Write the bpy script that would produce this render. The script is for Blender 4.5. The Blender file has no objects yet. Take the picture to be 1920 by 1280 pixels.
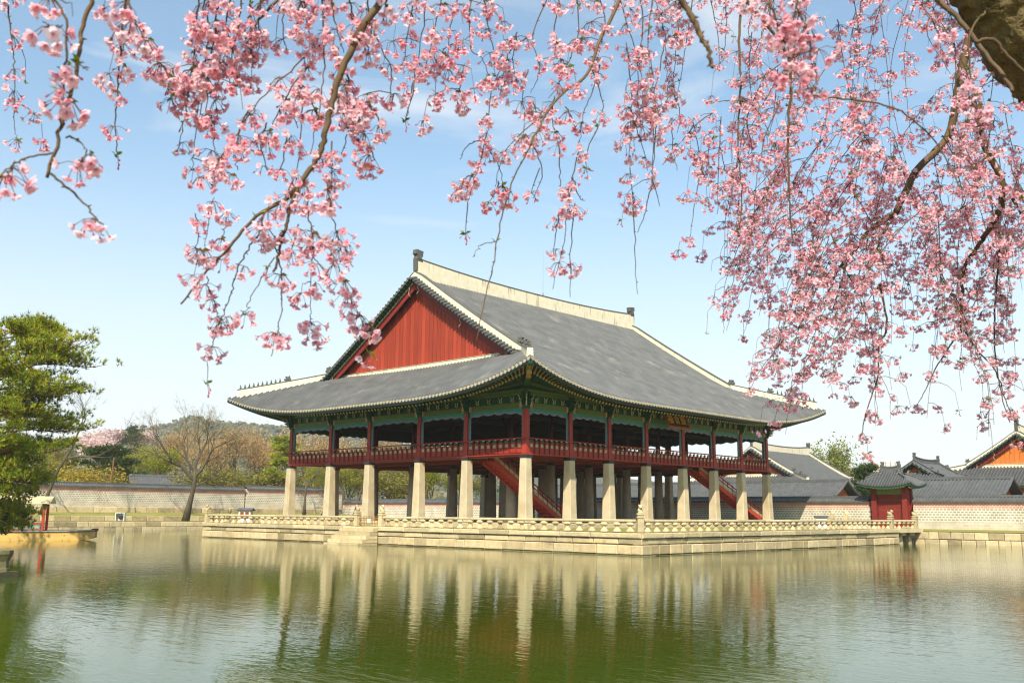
import bpy, math, random
import numpy as np
from mathutils import Vector, Matrix

R = math.radians
rng = random.Random(7)
SC = bpy.context.scene
COL = SC.collection

# ------------------------------------------------------------------ camera
CAM = Vector((-50.4765, -45.7463, 2.3332))
YAW, PITCH, ROLL, FPX = 0.75133, 0.176235, 0.00822, 1808.2
fw = Vector((math.cos(YAW) * math.cos(PITCH), math.sin(YAW) * math.cos(PITCH), math.sin(PITCH)))
rt = Vector((math.sin(YAW), -math.cos(YAW), 0.0))
up = rt.cross(fw)
r2 = rt * math.cos(ROLL) + up * math.sin(ROLL)
u2 = -rt * math.sin(ROLL) + up * math.cos(ROLL)
cam_d = bpy.data.cameras.new("camera")
cam = bpy.data.objects.new("camera", cam_d)
COL.objects.link(cam)
cam.matrix_world = Matrix(((r2.x, u2.x, -fw.x, CAM.x), (r2.y, u2.y, -fw.y, CAM.y), (r2.z, u2.z, -fw.z, CAM.z), (0, 0, 0, 1)))
cam_d.sensor_width = 36.0
cam_d.lens = FPX / 1920 * 36.0
cam_d.clip_start = 0.1
cam_d.clip_end = 9000
cam_d.dof.use_dof = True
cam_d.dof.focus_distance = 60.0
cam_d.dof.aperture_fstop = 9.0
SC.camera = cam

def pray(px, py):
    return fw + r2 * ((px - 960) / FPX) + u2 * ((640 - py) / FPX)
def pdepth(px, py, d):                     # point at a real distance d along the view axis
    return CAM + pray(px, py) * d
def pz(px, py, z):                         # point of a sight line at height z
    d = pray(px, py); return CAM + d * ((z - CAM.z) / d.z)

# ------------------------------------------------------------------ light
SUN_EL, SUN_AZ = R(43), R(180 + 33)        # direction towards the sun
to_sun = Vector((math.cos(SUN_AZ) * math.cos(SUN_EL), math.sin(SUN_AZ) * math.cos(SUN_EL), math.sin(SUN_EL)))
sun_d = bpy.data.lights.new("sun", 'SUN')
sun_d.energy = 5.0
sun_d.angle = R(0.55)
sun_d.color = (1.0, 0.91, 0.73)
sun = bpy.data.objects.new("sun", sun_d)
COL.objects.link(sun)
sun.rotation_euler = to_sun.to_track_quat('Z', 'Y').to_euler()

world = bpy.data.worlds.new("World")
SC.world = world
world.use_nodes = True
wn, wl = world.node_tree.nodes, world.node_tree.links
wn.clear()
wout = wn.new('ShaderNodeOutputWorld')
wbg = wn.new('ShaderNodeBackground')
wbg.inputs['Strength'].default_value = 0.122
sky = wn.new('ShaderNodeTexSky')
sky.sky_type = 'NISHITA'
sky.sun_disc = False
sky.sun_elevation = SUN_EL
sky.sun_rotation = math.pi / 2 - SUN_AZ
sky.air_density = 1.0
sky.dust_density = 1.3
sky.ozone_density = 1.6
sky.altitude = 50
tc = wn.new('ShaderNodeTexCoord')
mp = wn.new('ShaderNodeMapping')
mp.inputs['Scale'].default_value = (1.0, 1.0, 4.2)
mp.inputs['Rotation'].default_value = (0.1, 0.05, 0.6)
nz = wn.new('ShaderNodeTexNoise')
nz.inputs['Scale'].default_value = 2.3
nz.inputs['Detail'].default_value = 7
nz.inputs['Roughness'].default_value = 0.55
nz.inputs['Distortion'].default_value = 0.6
cr = wn.new('ShaderNodeMapRange')
cr.inputs['From Min'].default_value = 0.44
cr.inputs['From Max'].default_value = 0.70
cr.inputs['To Max'].default_value = 0.7
sep = wn.new('ShaderNodeSeparateXYZ')
hz = wn.new('ShaderNodeMapRange')          # thin milky haze, the same all round, thicker towards the horizon
hz.inputs['From Min'].default_value = 0.0
hz.inputs['From Max'].default_value = 0.41
hz.inputs['To Min'].default_value = 0.92
hz.inputs['To Max'].default_value = 0.15
hz.interpolation_type = 'SMOOTHSTEP'
mx = wn.new('ShaderNodeMath'); mx.operation = 'MAXIMUM'
mixc = wn.new('ShaderNodeMix'); mixc.data_type = 'RGBA'
wl.new(tc.outputs['Generated'], mp.inputs['Vector'])
wl.new(mp.outputs['Vector'], nz.inputs['Vector'])
wl.new(nz.outputs['Fac'], cr.inputs['Value'])
wl.new(tc.outputs['Generated'], sep.inputs['Vector'])
wl.new(sep.outputs['Z'], hz.inputs['Value'])
wl.new(cr.outputs['Result'], mx.inputs[0])
wl.new(hz.outputs['Result'], mx.inputs[1])
wl.new(mx.outputs[0], mixc.inputs[0])
tint = wn.new('ShaderNodeMix'); tint.data_type = 'RGBA'; tint.blend_type = 'MULTIPLY'; tint.inputs[0].default_value = 1
tint.inputs[7].default_value = (0.76, 1.12, 1.15, 1)
wl.new(sky.outputs['Color'], tint.inputs[6]); wl.new(tint.outputs[2], mixc.inputs[6])
mixc.inputs[7].default_value = (5.55, 5.62, 5.68, 1)
wl.new(mixc.outputs[2], wbg.inputs['Color'])
wl.new(wbg.outputs['Background'], wout.inputs['Surface'])

SC.view_settings.view_transform = 'Standard'
SC.view_settings.look = 'None'
SC.view_settings.exposure = 0.60
SC.view_settings.gamma = 1.0
SC.view_settings.use_curve_mapping = False
SC.cycles.max_bounces = 8
SC.cycles.diffuse_bounces = 3
SC.cycles.glossy_bounces = 4
SC.cycles.transmission_bounces = 4
SC.cycles.transparent_max_bounces = 6
SC.cycles.volume_bounces = 1
SC.cycles.use_denoising = True
SC.cycles.pixel_filter_type = 'BLACKMAN_HARRIS'
SC.cycles.filter_width = 1.2

# ------------------------------------------------------------------ materials
M = {}
def pmat(name, col, col2=None, rough=0.75, scale=4.0, rand=0.12, bump=0.0, bscale=20.0, stretch=(1, 1, 1),
         stain=None, attr=False, spec=0.3, sss=0.0, detail=5.0, world_co=False):
    """colour mottled between col and col2 by noise, varied from object to object, optional stains of an own shape"""
    m = bpy.data.materials.new(name); m.use_nodes = True
    n, l = m.node_tree.nodes, m.node_tree.links
    b = n['Principled BSDF']
    b.inputs['Roughness'].default_value = rough
    b.inputs['Specular IOR Level'].default_value = spec
    col2 = col2 or tuple(c * 0.72 for c in col)
    co = n.new('ShaderNodeTexCoord'); oi = n.new('ShaderNodeObjectInfo')
    add = n.new('ShaderNodeVectorMath'); add.operation = 'MULTIPLY_ADD'
    l.new(oi.outputs['Random'], add.inputs[0]); add.inputs[1].default_value = (37, 53, 71)
    if world_co:
        g = n.new('ShaderNodeNewGeometry'); l.new(g.outputs['Position'], add.inputs[2])
    else:
        l.new(co.outputs['Object'], add.inputs[2])
    mpn = n.new('ShaderNodeMapping'); mpn.inputs['Scale'].default_value = stretch
    l.new(add.outputs[0], mpn.inputs['Vector'])
    no = n.new('ShaderNodeTexNoise'); no.inputs['Scale'].default_value = scale; no.inputs['Detail'].default_value = detail
    no.inputs['Roughness'].default_value = 0.62
    l.new(mpn.outputs[0], no.inputs['Vector'])
    ra = n.new('ShaderNodeMapRange'); ra.inputs['From Min'].default_value = 0.32; ra.inputs['From Max'].default_value = 0.68
    l.new(no.outputs['Fac'], ra.inputs['Value'])
    mi = n.new('ShaderNodeMix'); mi.data_type = 'RGBA'
    mi.inputs[6].default_value = (*col, 1); mi.inputs[7].default_value = (*col2, 1)
    l.new(ra.outputs[0], mi.inputs[0])
    out = mi.outputs[2]
    if stain:
        sc_, ssc, lo, hi, sst = stain
        n2 = n.new('ShaderNodeTexNoise'); n2.inputs['Scale'].default_value = ssc; n2.inputs['Detail'].default_value = 6
        mp2 = n.new('ShaderNodeMapping'); mp2.inputs['Scale'].default_value = sst; mp2.inputs['Location'].default_value = (3.1, 7.7, 1.3)
        l.new(add.outputs[0], mp2.inputs['Vector']); l.new(mp2.outputs[0], n2.inputs['Vector'])
        r2_ = n.new('ShaderNodeMapRange'); r2_.inputs['From Min'].default_value = lo; r2_.inputs['From Max'].default_value = hi
        r2_.inputs['To Max'].default_value = 0.85
        l.new(n2.outputs['Fac'], r2_.inputs['Value'])
        m2 = n.new('ShaderNodeMix'); m2.data_type = 'RGBA'; m2.inputs[7].default_value = (*sc_, 1)
        l.new(r2_.outputs[0], m2.inputs[0]); l.new(out, m2.inputs[6]); out = m2.outputs[2]
    hv = n.new('ShaderNodeHueSaturation')
    vr = n.new('ShaderNodeMapRange'); vr.inputs['To Min'].default_value = 1 - rand; vr.inputs['To Max'].default_value = 1 + rand
    l.new(oi.outputs['Random'], vr.inputs['Value']); l.new(vr.outputs[0], hv.inputs['Value']); l.new(out, hv.inputs['Color'])
    out = hv.outputs[0]
    if attr:
        at = n.new('ShaderNodeAttribute'); at.attribute_name = 'tint'
        mu = n.new('ShaderNodeMix'); mu.data_type = 'RGBA'; mu.blend_type = 'MULTIPLY'; mu.inputs[0].default_value = 1
        l.new(out, mu.inputs[6]); l.new(at.outputs['Color'], mu.inputs[7]); out = mu.outputs[2]
    l.new(out, b.inputs['Base Color'])
    if bump:
        n3 = n.new('ShaderNodeTexNoise'); n3.inputs['Scale'].default_value = bscale; n3.inputs['Detail'].default_value = 6
        l.new(mpn.outputs[0], n3.inputs['Vector'])
        bp = n.new('ShaderNodeBump'); bp.inputs['Strength'].default_value = bump; bp.inputs['Distance'].default_value = 0.05
        l.new(n3.outputs['Fac'], bp.inputs['Height']); l.new(bp.outputs[0], b.inputs['Normal'])
    if sss:                                   # thin leaves and petals let light through
        tr = n.new('ShaderNodeBsdfTranslucent'); ms = n.new('ShaderNodeMixShader'); ms.inputs[0].default_value = sss
        l.new(out, tr.inputs['Color']); l.new(b.outputs[0], ms.inputs[1]); l.new(tr.outputs[0], ms.inputs[2])
        l.new(ms.outputs[0], n['Material Output'].inputs['Surface'])
    M[name] = m
    return m

pmat('granite', (.49, .385, .22), (.35, .27, .15), rough=.85, scale=2.2, rand=.34, bump=.35, bscale=14, stain=((.20, .165, .11), 1.1, .60, .78, (1, 1, .6)))
pmat('granite_pale', (.54, .44, .265), (.42, .335, .195), rough=.85, scale=3, rand=.22, bump=.4, bscale=22, stain=((.24, .18, .10), 1.6, .60, .8, (1, 1, .8)))
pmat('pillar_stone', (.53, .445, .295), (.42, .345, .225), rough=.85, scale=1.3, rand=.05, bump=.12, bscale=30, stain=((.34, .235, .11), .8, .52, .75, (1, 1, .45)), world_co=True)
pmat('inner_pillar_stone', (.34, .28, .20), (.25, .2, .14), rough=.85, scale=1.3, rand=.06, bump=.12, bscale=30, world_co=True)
pmat('red_paint', (.34, .036, .020), (.27, .027, .017), rough=.55, scale=3, rand=.08, bump=.05)
pmat('red_board', (.33, .043, .018), (.25, .032, .015), rough=.7, scale=3, rand=.2, bump=.15, bscale=18, stretch=(1, 1, .12), stain=((.16, .02, .012), 7, .62, .72, (1, 1, .35)))
pmat('deep_red', (.20, .022, .016), (.15, .017, .013), rough=.6, scale=3, rand=.08, bump=.05)
pmat('hall_red_shaded', (.085, .014, .010), (.06, .010, .008), rough=.6)  # column red darkened for the inner columns, the hall's shade put into the colour
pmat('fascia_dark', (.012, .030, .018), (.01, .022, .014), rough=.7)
pmat('floor_red', (.23, .045, .02), (.17, .03, .016), rough=.7, scale=3, rand=.1)
pmat('stair_red', (.42, .045, .02), (.34, .035, .018), rough=.55, scale=3, rand=.05)
pmat('black_band', (.018, .019, .022), (.03, .03, .032), rough=.5, scale=6)
pmat('olive_green', (.135, .185, .055), (.10, .145, .045), rough=.6, scale=2.5, rand=.1)
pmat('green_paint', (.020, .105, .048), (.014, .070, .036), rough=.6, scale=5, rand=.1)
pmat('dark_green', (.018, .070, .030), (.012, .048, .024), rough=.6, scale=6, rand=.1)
pmat('turquoise', (.040, .26, .20), (.032, .21, .165), rough=.6, scale=6, rand=.08)
pmat('violet_grey', (.22, .22, .34), (.17, .17, .28), rough=.6, scale=9, rand=.08)
pmat('pink_trim', (.50, .25, .20), (.42, .22, .17), rough=.6, scale=9)
pmat('ochre_end', (.48, .36, .15), (.38, .28, .12), rough=.6, scale=9, rand=.15)
pmat('cream_trim', (.62, .50, .28), (.52, .42, .22), rough=.6, scale=9, rand=.12)
pmat('hip_gold', (.46, .24, .035), (.34, .17, .03), rough=.5, scale=4)
pmat('rail_beige', (.42, .36, .20), (.34, .29, .16), rough=.6, scale=9, rand=.1)
pmat('roof_tile', (.128, .130, .130), (.076, .078, .081), rough=.62, scale=.7, rand=.04, bump=.25, bscale=9, stain=((.25, .235, .19), .5, .60, .80, (1, 1, 1)), world_co=True, spec=.4, detail=8)
pmat('roof_tile_dark', (.108, .111, .113), (.072, .074, .078), rough=.62, scale=1.6, rand=.06, bump=.2, bscale=9, spec=.4, world_co=True)
pmat('roof_channel', (.050, .051, .054), (.034, .035, .038), rough=.8, scale=2, rand=.02, world_co=True)
pmat('granite_wet', (.20, .17, .085), (.12, .11, .05), rough=.6, scale=2, rand=.2, bump=.3, bscale=14)
pmat('tile_end', (.42, .37, .26), (.28, .25, .18), rough=.7, scale=3, rand=.1, world_co=True)
pmat('ornament_grey', (.115, .110, .098), (.07, .068, .062), rough=.8, scale=6, rand=.1, bump=.3)
pmat('plaster', (.66, .605, .46), (.57, .51, .375), rough=.85, scale=1.6, rand=.04, bump=.15, bscale=16, stain=((.22, .195, .14), 3.6, .58, .72, (1, 1, .14)), world_co=True)
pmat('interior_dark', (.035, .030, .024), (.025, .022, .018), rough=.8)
pmat('ceiling_beam', (.11, .095, .06), (.08, .07, .05), rough=.8)
pmat('sign_board', (.05, .022, .012), (.04, .018, .01), rough=.5)
pmat('sign_frame', (.36, .10, .02), (.28, .075, .02), rough=.5)
pmat('sign_gold', (.80, .42, .03), (.70, .36, .03), rough=.4)
pmat('grass', (.20, .22, .035), (.29, .25, .06), rough=.95, scale=.8, rand=.05, bump=.6, bscale=30, stain=((.30, .235, .10), .5, .52, .7, (1, 1, 1)))
pmat('ground_earth', (.20, .19, .075), (.27, .22, .11), rough=.95, scale=.25, rand=0, bump=.5, bscale=12)
pmat('paving', (.36, .31, .22), (.28, .24, .17), rough=.9, scale=1.2, rand=0, bump=.3, bscale=14)
pmat('orange_gable', (.58, .16, .025), (.50, .13, .022), rough=.7, scale=3, rand=.1)
pmat('white_paint', (.72, .71, .67), (.62, .61, .57), rough=.6, scale=5, rand=.03)
pmat('dark_glass', (.012, .013, .016), (.02, .02, .022), rough=.15, scale=5, spec=.6)
pmat('bronze', (.30, .17, .045), (.22, .12, .03), rough=.5, scale=6)
pmat('boat_wood', (.66, .43, .13), (.55, .34, .10), rough=.6, scale=2, stretch=(.2, 1, 1), rand=.1, stain=((.12, .08, .04), 2.5, .62, .7, (1, 1, 1)))
pmat('boat_deck', (.23, .22, .19), (.16, .155, .13), rough=.8, scale=3)
pmat('steel', (.30, .30, .31), (.22, .22, .23), rough=.4, scale=4)
pmat('crane_red', (.45, .16, .12), (.40, .14, .10), rough=.6)
pmat('bark_grey', (.105, .085, .055), (.055, .043, .028), rough=.95, scale=3, bump=.6, bscale=9, stretch=(1, 1, .3))
pmat('bark_pine', (.22, .10, .05), (.10, .055, .032), rough=.95, scale=3, bump=.6, bscale=7, stretch=(1, 1, .5))
pmat('bark_cherry', (.20, .15, .06), (.07, .05, .022), rough=.92, scale=7, bump=1.0, bscale=22, stretch=(1, 1, 1), stain=((.22, .20, .08), 5, .55, .7, (1, 1, 1)))
pmat('twig_cherry', (.13, .078, .035), (.075, .045, .022), rough=.75, scale=20, rand=.2, spec=.4)
pmat('pine_needle', (.36, .375, .026), (.17, .225, .018), rough=.6, scale=.55, attr=True, sss=.25, rand=.0, spec=.3)
pmat('pine_needle_dark', (.050, .090, .016), (.028, .055, .012), rough=.6, scale=.5, attr=True, sss=.2, rand=.15)
pmat('leaf_lime', (.30, .30, .02), (.21, .235, .016), rough=.6, scale=.4, attr=True, sss=.4, rand=.15)
pmat('leaf_olive', (.235, .205, .034), (.165, .15, .026), rough=.6, scale=.4, attr=True, sss=.35, rand=.15)
pmat('leaf_pale', (.26, .275, .07), (.19, .215, .05), rough=.6, scale=.4, attr=True, sss=.4, rand=.1)
pmat('bud_brown', (.42, .275, .12), (.34, .21, .09), rough=.8, scale=.4, attr=True, sss=.25, rand=.18)
pmat('bud_tan', (.42, .30, .14), (.32, .23, .11), rough=.8, scale=.4, attr=True, sss=.25, rand=.15)
pmat('forsythia', (.40, .29, .03), (.29, .23, .03), rough=.7, scale=.4, attr=True, sss=.3, rand=.1)
pmat('far_blossom', (.78, .60, .58), (.68, .50, .49), rough=.8, scale=.3, attr=True, sss=.3, rand=.1)
pmat('petal', (.96, .66, .73), (.94, .56, .655), rough=.65, scale=12, attr=True, sss=.58, rand=.06, spec=.2)
pmat('calyx', (.22, .020, .035), (.16, .02, .028), rough=.6, scale=20, spec=.3)
pmat('pedicel', (.17, .075, .035), (.13, .055, .03), rough=.6, scale=20)
pmat('young_leaf', (.25, .31, .025), (.19, .26, .02), rough=.5, scale=20, sss=.4, rand=.2)
pmat('hill_forest', (.055, .075, .050), (.105, .092, .070), rough=.95, scale=.012, rand=0, bump=1.0, bscale=.08, detail=9, world_co=True, stain=((.24, .20, .15), .02, .60, .68, (1, 1, 1)))
pmat('forest_tree', (.062, .085, .052), (.110, .096, .070), rough=.95, scale=.02, attr=True, rand=0, world_co=True)
pmat('city_white', (.62, .60, .56), (.5, .48, .45), rough=.8)
pmat('city_orange', (.45, .22, .12), (.4, .2, .1), rough=.8)

def brick_mat():
    m = bpy.data.materials.new('palace_brick'); m.use_nodes = True
    n, l = m.node_tree.nodes, m.node_tree.links; b = n['Principled BSDF']; b.inputs['Roughness'].default_value = .9
    b.inputs['Specular IOR Level'].default_value = .2
    co = n.new('ShaderNodeTexCoord')
    def brick(sx, w, h, c1, c2, mo, ms):
        br = n.new('ShaderNodeTexBrick'); br.offset = .5
        br.inputs['Color1'].default_value = (*c1, 1); br.inputs['Color2'].default_value = (*c2, 1); br.inputs['Mortar'].default_value = (*mo, 1)
        br.inputs['Scale'].default_value = 1; br.inputs['Mortar Size'].default_value = ms; br.inputs['Mortar Smooth'].default_value = .3
        br.inputs['Brick Width'].default_value = w; br.inputs['Row Height'].default_value = h
        l.new(sx, br.inputs['Vector']); return br
    sp = n.new('ShaderNodeSeparateXYZ'); l.new(co.outputs['Object'], sp.inputs[0])
    cb = n.new('ShaderNodeCombineXYZ'); l.new(sp.outputs['X'], cb.inputs[0]); l.new(sp.outputs['Z'], cb.inputs[1])
    mid = brick(cb.outputs[0], .34, .235, (.36, .32, .25), (.29, .265, .22), (.64, .58, .47), .050)
    low = brick(cb.outputs[0], .62, .22, (.52, .46, .36), (.44, .38, .29), (.60, .54, .42), .02)
    pink = brick(cb.outputs[0], .30, .17, (.50, .20, .15), (.44, .18, .135), (.64, .50, .42), .034)
    def step(z, w=.02):
        r = n.new('ShaderNodeMapRange'); r.inputs['From Min'].default_value = z - w; r.inputs['From Max'].default_value = z + w
        l.new(sp.outputs['Z'], r.inputs['Value']); return r.outputs[0]
    a = n.new('ShaderNodeMix'); a.data_type = 'RGBA'; l.new(step(.62), a.inputs[0]); l.new(low.outputs['Color'], a.inputs[6]); l.new(mid.outputs['Color'], a.inputs[7])
    c = n.new('ShaderNodeMix'); c.data_type = 'RGBA'; l.new(step(1.84), c.inputs[0]); l.new(a.outputs[2], c.inputs[6]); l.new(pink.outputs['Color'], c.inputs[7])
    no = n.new('ShaderNodeTexNoise'); no.inputs['Scale'].default_value = .9; no.inputs['Detail'].default_value = 7; l.new(co.outputs['Object'], no.inputs['Vector'])
    ra = n.new('ShaderNodeMapRange'); ra.inputs['From Min'].default_value = .35; ra.inputs['From Max'].default_value = .7; ra.inputs['To Min'].default_value = 1.08; ra.inputs['To Max'].default_value = .80
    l.new(no.outputs['Fac'], ra.inputs['Value'])
    h = n.new('ShaderNodeHueSaturation'); l.new(ra.outputs[0], h.inputs['Value']); l.new(c.outputs[2], h.inputs['Color']); l.new(h.outputs[0], b.inputs['Base Color'])
    M['palace_brick'] = m
brick_mat()

def water_mat():
    m = bpy.data.materials.new('pond_water'); m.use_nodes = True
    n, l = m.node_tree.nodes, m.node_tree.links; b = n['Principled BSDF']
    co = n.new('ShaderNodeNewGeometry')
    b.inputs['Roughness'].default_value = .035
    b.inputs['IOR'].default_value = 1.33
    n0 = n.new('ShaderNodeTexNoise'); n0.inputs['Scale'].default_value = .05; n0.inputs['Detail'].default_value = 3; l.new(co.outputs['Position'], n0.inputs['Vector'])
    mi = n.new('ShaderNodeMix'); mi.data_type = 'RGBA'; mi.inputs[6].default_value = (.034, .062, .003, 1); mi.inputs[7].default_value = (.058, .074, .005, 1)
    l.new(n0.outputs['Fac'], mi.inputs[0]); l.new(mi.outputs[2], b.inputs['Base Color'])
    def ripple(sc, st, rot, det):
        mpn = n.new('ShaderNodeMapping'); mpn.inputs['Rotation'].default_value = (0, 0, rot); mpn.inputs['Scale'].default_value = st
        no = n.new('ShaderNodeTexNoise'); no.inputs['Scale'].default_value = sc; no.inputs['Detail'].default_value = det; no.inputs['Roughness'].default_value = .5
        no.inputs['Distortion'].default_value = .4
        l.new(co.outputs['Position'], mpn.inputs['Vector']); l.new(mpn.outputs[0], no.inputs['Vector']); return no.outputs['Fac']
    # wind ripples run across the pond
    f1 = ripple(1.0, (4.8, 1.5, 1), -YAW, 2.0); f2 = ripple(1.0, (1.5, .5, 1), -YAW + .35, 1.5); f3 = ripple(1.0, (12.0, 4.6, 1), -YAW - .2, 2)
    pa = n.new('ShaderNodeTexNoise'); pa.inputs['Scale'].default_value = .045; pa.inputs['Detail'].default_value = 3; l.new(co.outputs['Position'], pa.inputs['Vector'])
    pr = n.new('ShaderNodeMapRange'); pr.inputs['From Min'].default_value = .38; pr.inputs['From Max'].default_value = .64; pr.inputs['To Min'].default_value = .45; pr.inputs['To Max'].default_value = 1.25
    l.new(pa.outputs['Fac'], pr.inputs['Value'])
    def ma(op, a, b_):
        k = n.new('ShaderNodeMath'); k.operation = op
        for i, v in enumerate((a, b_)):
            if isinstance(v, (int, float)): k.inputs[i].default_value = v
            else: l.new(v, k.inputs[i])
        return k.outputs[0]
    s = ma('ADD', ma('MULTIPLY', f1, .0165), ma('ADD', ma('MULTIPLY', f2, .015), ma('MULTIPLY', f3, .0070)))
    s = ma('MULTIPLY', s, pr.outputs[0])
    bp = n.new('ShaderNodeBump'); bp.inputs['Strength'].default_value = 1.0; bp.inputs['Distance'].default_value = .38
    l.new(s, bp.inputs['Height']); l.new(bp.outputs[0], b.inputs['Normal'])
    M['pond_water'] = m
water_mat()

# ------------------------------------------------------------------ mesh helpers
class MB:
    def __init__(s): s.v = []; s.f = []; s.m = []; s.t = None
    def add(s, vs, fs, m=0):
        o = len(s.v); s.v.extend(tuple(v) for v in vs); s.f.extend(tuple(i + o for i in f) for f in fs); s.m.extend([m] * len(fs)); return o
    def box(s, x0, x1, y0, y1, z0, z1, m=0):
        s.add([(x0, y0, z0), (x1, y0, z0), (x1, y1, z0), (x0, y1, z0), (x0, y0, z1), (x1, y0, z1), (x1, y1, z1), (x0, y1, z1)],
              [(0, 3, 2, 1), (4, 5, 6, 7), (0, 1, 5, 4), (1, 2, 6, 5), (2, 3, 7, 6), (3, 0, 4, 7)], m)
    def taper(s, w0, d0, w1, d1, z0, z1, cx=0, cy=0, m=0):
        a = [(-w0, -d0, z0), (w0, -d0, z0), (w0, d0, z0), (-w0, d0, z0), (-w1, -d1, z1), (w1, -d1, z1), (w1, d1, z1), (-w1, d1, z1)]
        s.add([(x + cx, y + cy, z) for x, y, z in a], [(0, 3, 2, 1), (4, 5, 6, 7), (0, 1, 5, 4), (1, 2, 6, 5), (2, 3, 7, 6), (3, 0, 4, 7)], m)
    def beam(s, a, b, w, h, m=0, upv=(0, 0, 1)):
        a = Vector(a); b = Vector(b); d = (b - a).normalized(); u = Vector(upv); r = d.cross(u)
        if r.length < 1e-4: r = d.cross(Vector((1, 0, 0)))
        r.normalize(); u = r.cross(d)
        vs = []
        for p in (a, b):
            for sx, sz in ((-1, -1), (1, -1), (1, 1), (-1, 1)): vs.append(p + r * (sx * w / 2) + u * (sz * h / 2))
        s.add(vs, [(0, 1, 2, 3), (7, 6, 5, 4), (0, 4, 5, 1), (1, 5, 6, 2), (2, 6, 7, 3), (3, 7, 4, 0)], m)
    def tube(s, pts, rad, n=6, m=0, cap=True, end_m=None):
        pts = [Vector(p) for p in pts]; k = len(pts)
        if not hasattr(rad, '__len__'): rad = [rad] * k
        o = len(s.v); prev = None
        for i, p in enumerate(pts):
            d = (pts[min(i + 1, k - 1)] - pts[max(i - 1, 0)])
            if d.length < 1e-9: d = Vector((0, 0, 1))
            d.normalize()
            if prev is None:
                r = d.cross(Vector((0, 0, 1)))
                if r.length < .05: r = d.cross(Vector((1, 0, 0)))
            else:
                r = prev - d * prev.dot(d)
                if r.length < 1e-5: r = d.orthogonal()
            r.normalize(); prev = r; u = d.cross(r)
            for j in range(n):
                a = 2 * math.pi * j / n
                q = p + (r * math.cos(a) + u * math.sin(a)) * rad[i]; s.v.append((q.x, q.y, q.z))
        for i in range(k - 1):
            for j in range(n):
                j2 = (j + 1) % n
                s.f.append((o + i * n + j, o + i * n + j2, o + (i + 1) * n + j2, o + (i + 1) * n + j)); s.m.append(m)
        if cap:
            s.f.append(tuple(o + j for j in range(n))[::-1]); s.m.append(m)
            s.f.append(tuple(o + (k - 1) * n + j for j in range(n))); s.m.append(m if end_m is None else end_m)
    def lathe(s, prof, n=12, c=(0, 0, 0), m=0, sq=1.0):
        o = len(s.v); k = len(prof)
        for r, z in prof:
            for j in range(n):
                a = 2 * math.pi * (j + .5) / n
                s.v.append((c[0] + r * math.cos(a), c[1] + r * math.sin(a) * sq, c[2] + z))
        for i in range(k - 1):
            for j in range(n):
                j2 = (j + 1) % n
                s.f.append((o + i * n + j, o + i * n + j2, o + (i + 1) * n + j2, o + (i + 1) * n + j)); s.m.append(m)
        s.f.append(tuple(o + j for j in range(n))[::-1]); s.m.append(m)
        s.f.append(tuple(o + (k - 1) * n + j for j in range(n))); s.m.append(m)
    def prism(s, poly, a, b, fn, m=0):
        """polygon in 2D extruded between a and b; fn(u, v, w) gives the 3D point"""
        k = len(poly)
        s.add([fn(u, v, a) for u, v in poly] + [fn(u, v, b) for u, v in poly],
              [tuple(range(k))[::-1], tuple(range(k, 2 * k))] + [(i, (i + 1) % k, k + (i + 1) % k, k + i) for i in range(k)], m)
    def ball(s, c, r, n=8, k=5, m=0):
        prof = [(max(.02, math.sin(math.pi * i / k)) * 1.0, -math.cos(math.pi * i / k)) for i in range(k + 1)]
        o = len(s.v); s.lathe(prof, n, (0, 0, 0), m)
        for i in range(o, len(s.v)):
            x, y, z = s.v[i]; s.v[i] = (c[0] + x * r[0], c[1] + y * r[1], c[2] + z * r[2])
    def mesh(s, name, mats, smooth=False):
        me = bpy.data.meshes.new(name); me.from_pydata(s.v, [], s.f)
        for k in mats: me.materials.append(M[k])
        me.polygons.foreach_set('material_index', s.m)
        if smooth: me.polygons.foreach_set('use_smooth', [True] * len(s.f))
        if s.t is not None:
            at = me.attributes.new('tint', 'FLOAT_COLOR', 'POINT')
            at.data.foreach_set('color', np.asarray(s.t, dtype=np.float32).ravel())
        me.update(); return me

def np_mesh(name, V, F, mats, mi=None, tint=None, smooth=False):
    """V (n,3), F (m,k) arrays -> mesh quickly"""
    me = bpy.data.meshes.new(name); nf, k = F.shape
    me.vertices.add(len(V)); me.vertices.foreach_set('co', np.ascontiguousarray(V, dtype=np.float32).ravel())
    me.loops.add(nf * k); me.loops.foreach_set('vertex_index', np.ascontiguousarray(F, dtype=np.int32).ravel())
    me.polygons.add(nf); me.polygons.foreach_set('loop_start', np.arange(0, nf * k, k, dtype=np.int32))
    for q in mats: me.materials.append(M[q])
    if mi is not None: me.polygons.foreach_set('material_index', np.ascontiguousarray(mi, dtype=np.int32))
    if smooth: me.polygons.foreach_set('use_smooth', np.ones(nf, dtype=bool))
    me.update(calc_edges=True)
    if tint is not None:
        at = me.attributes.new('tint', 'FLOAT_COLOR', 'POINT'); at.data.foreach_set('color', np.ascontiguousarray(tint, dtype=np.float32).ravel())
    return me

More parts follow.
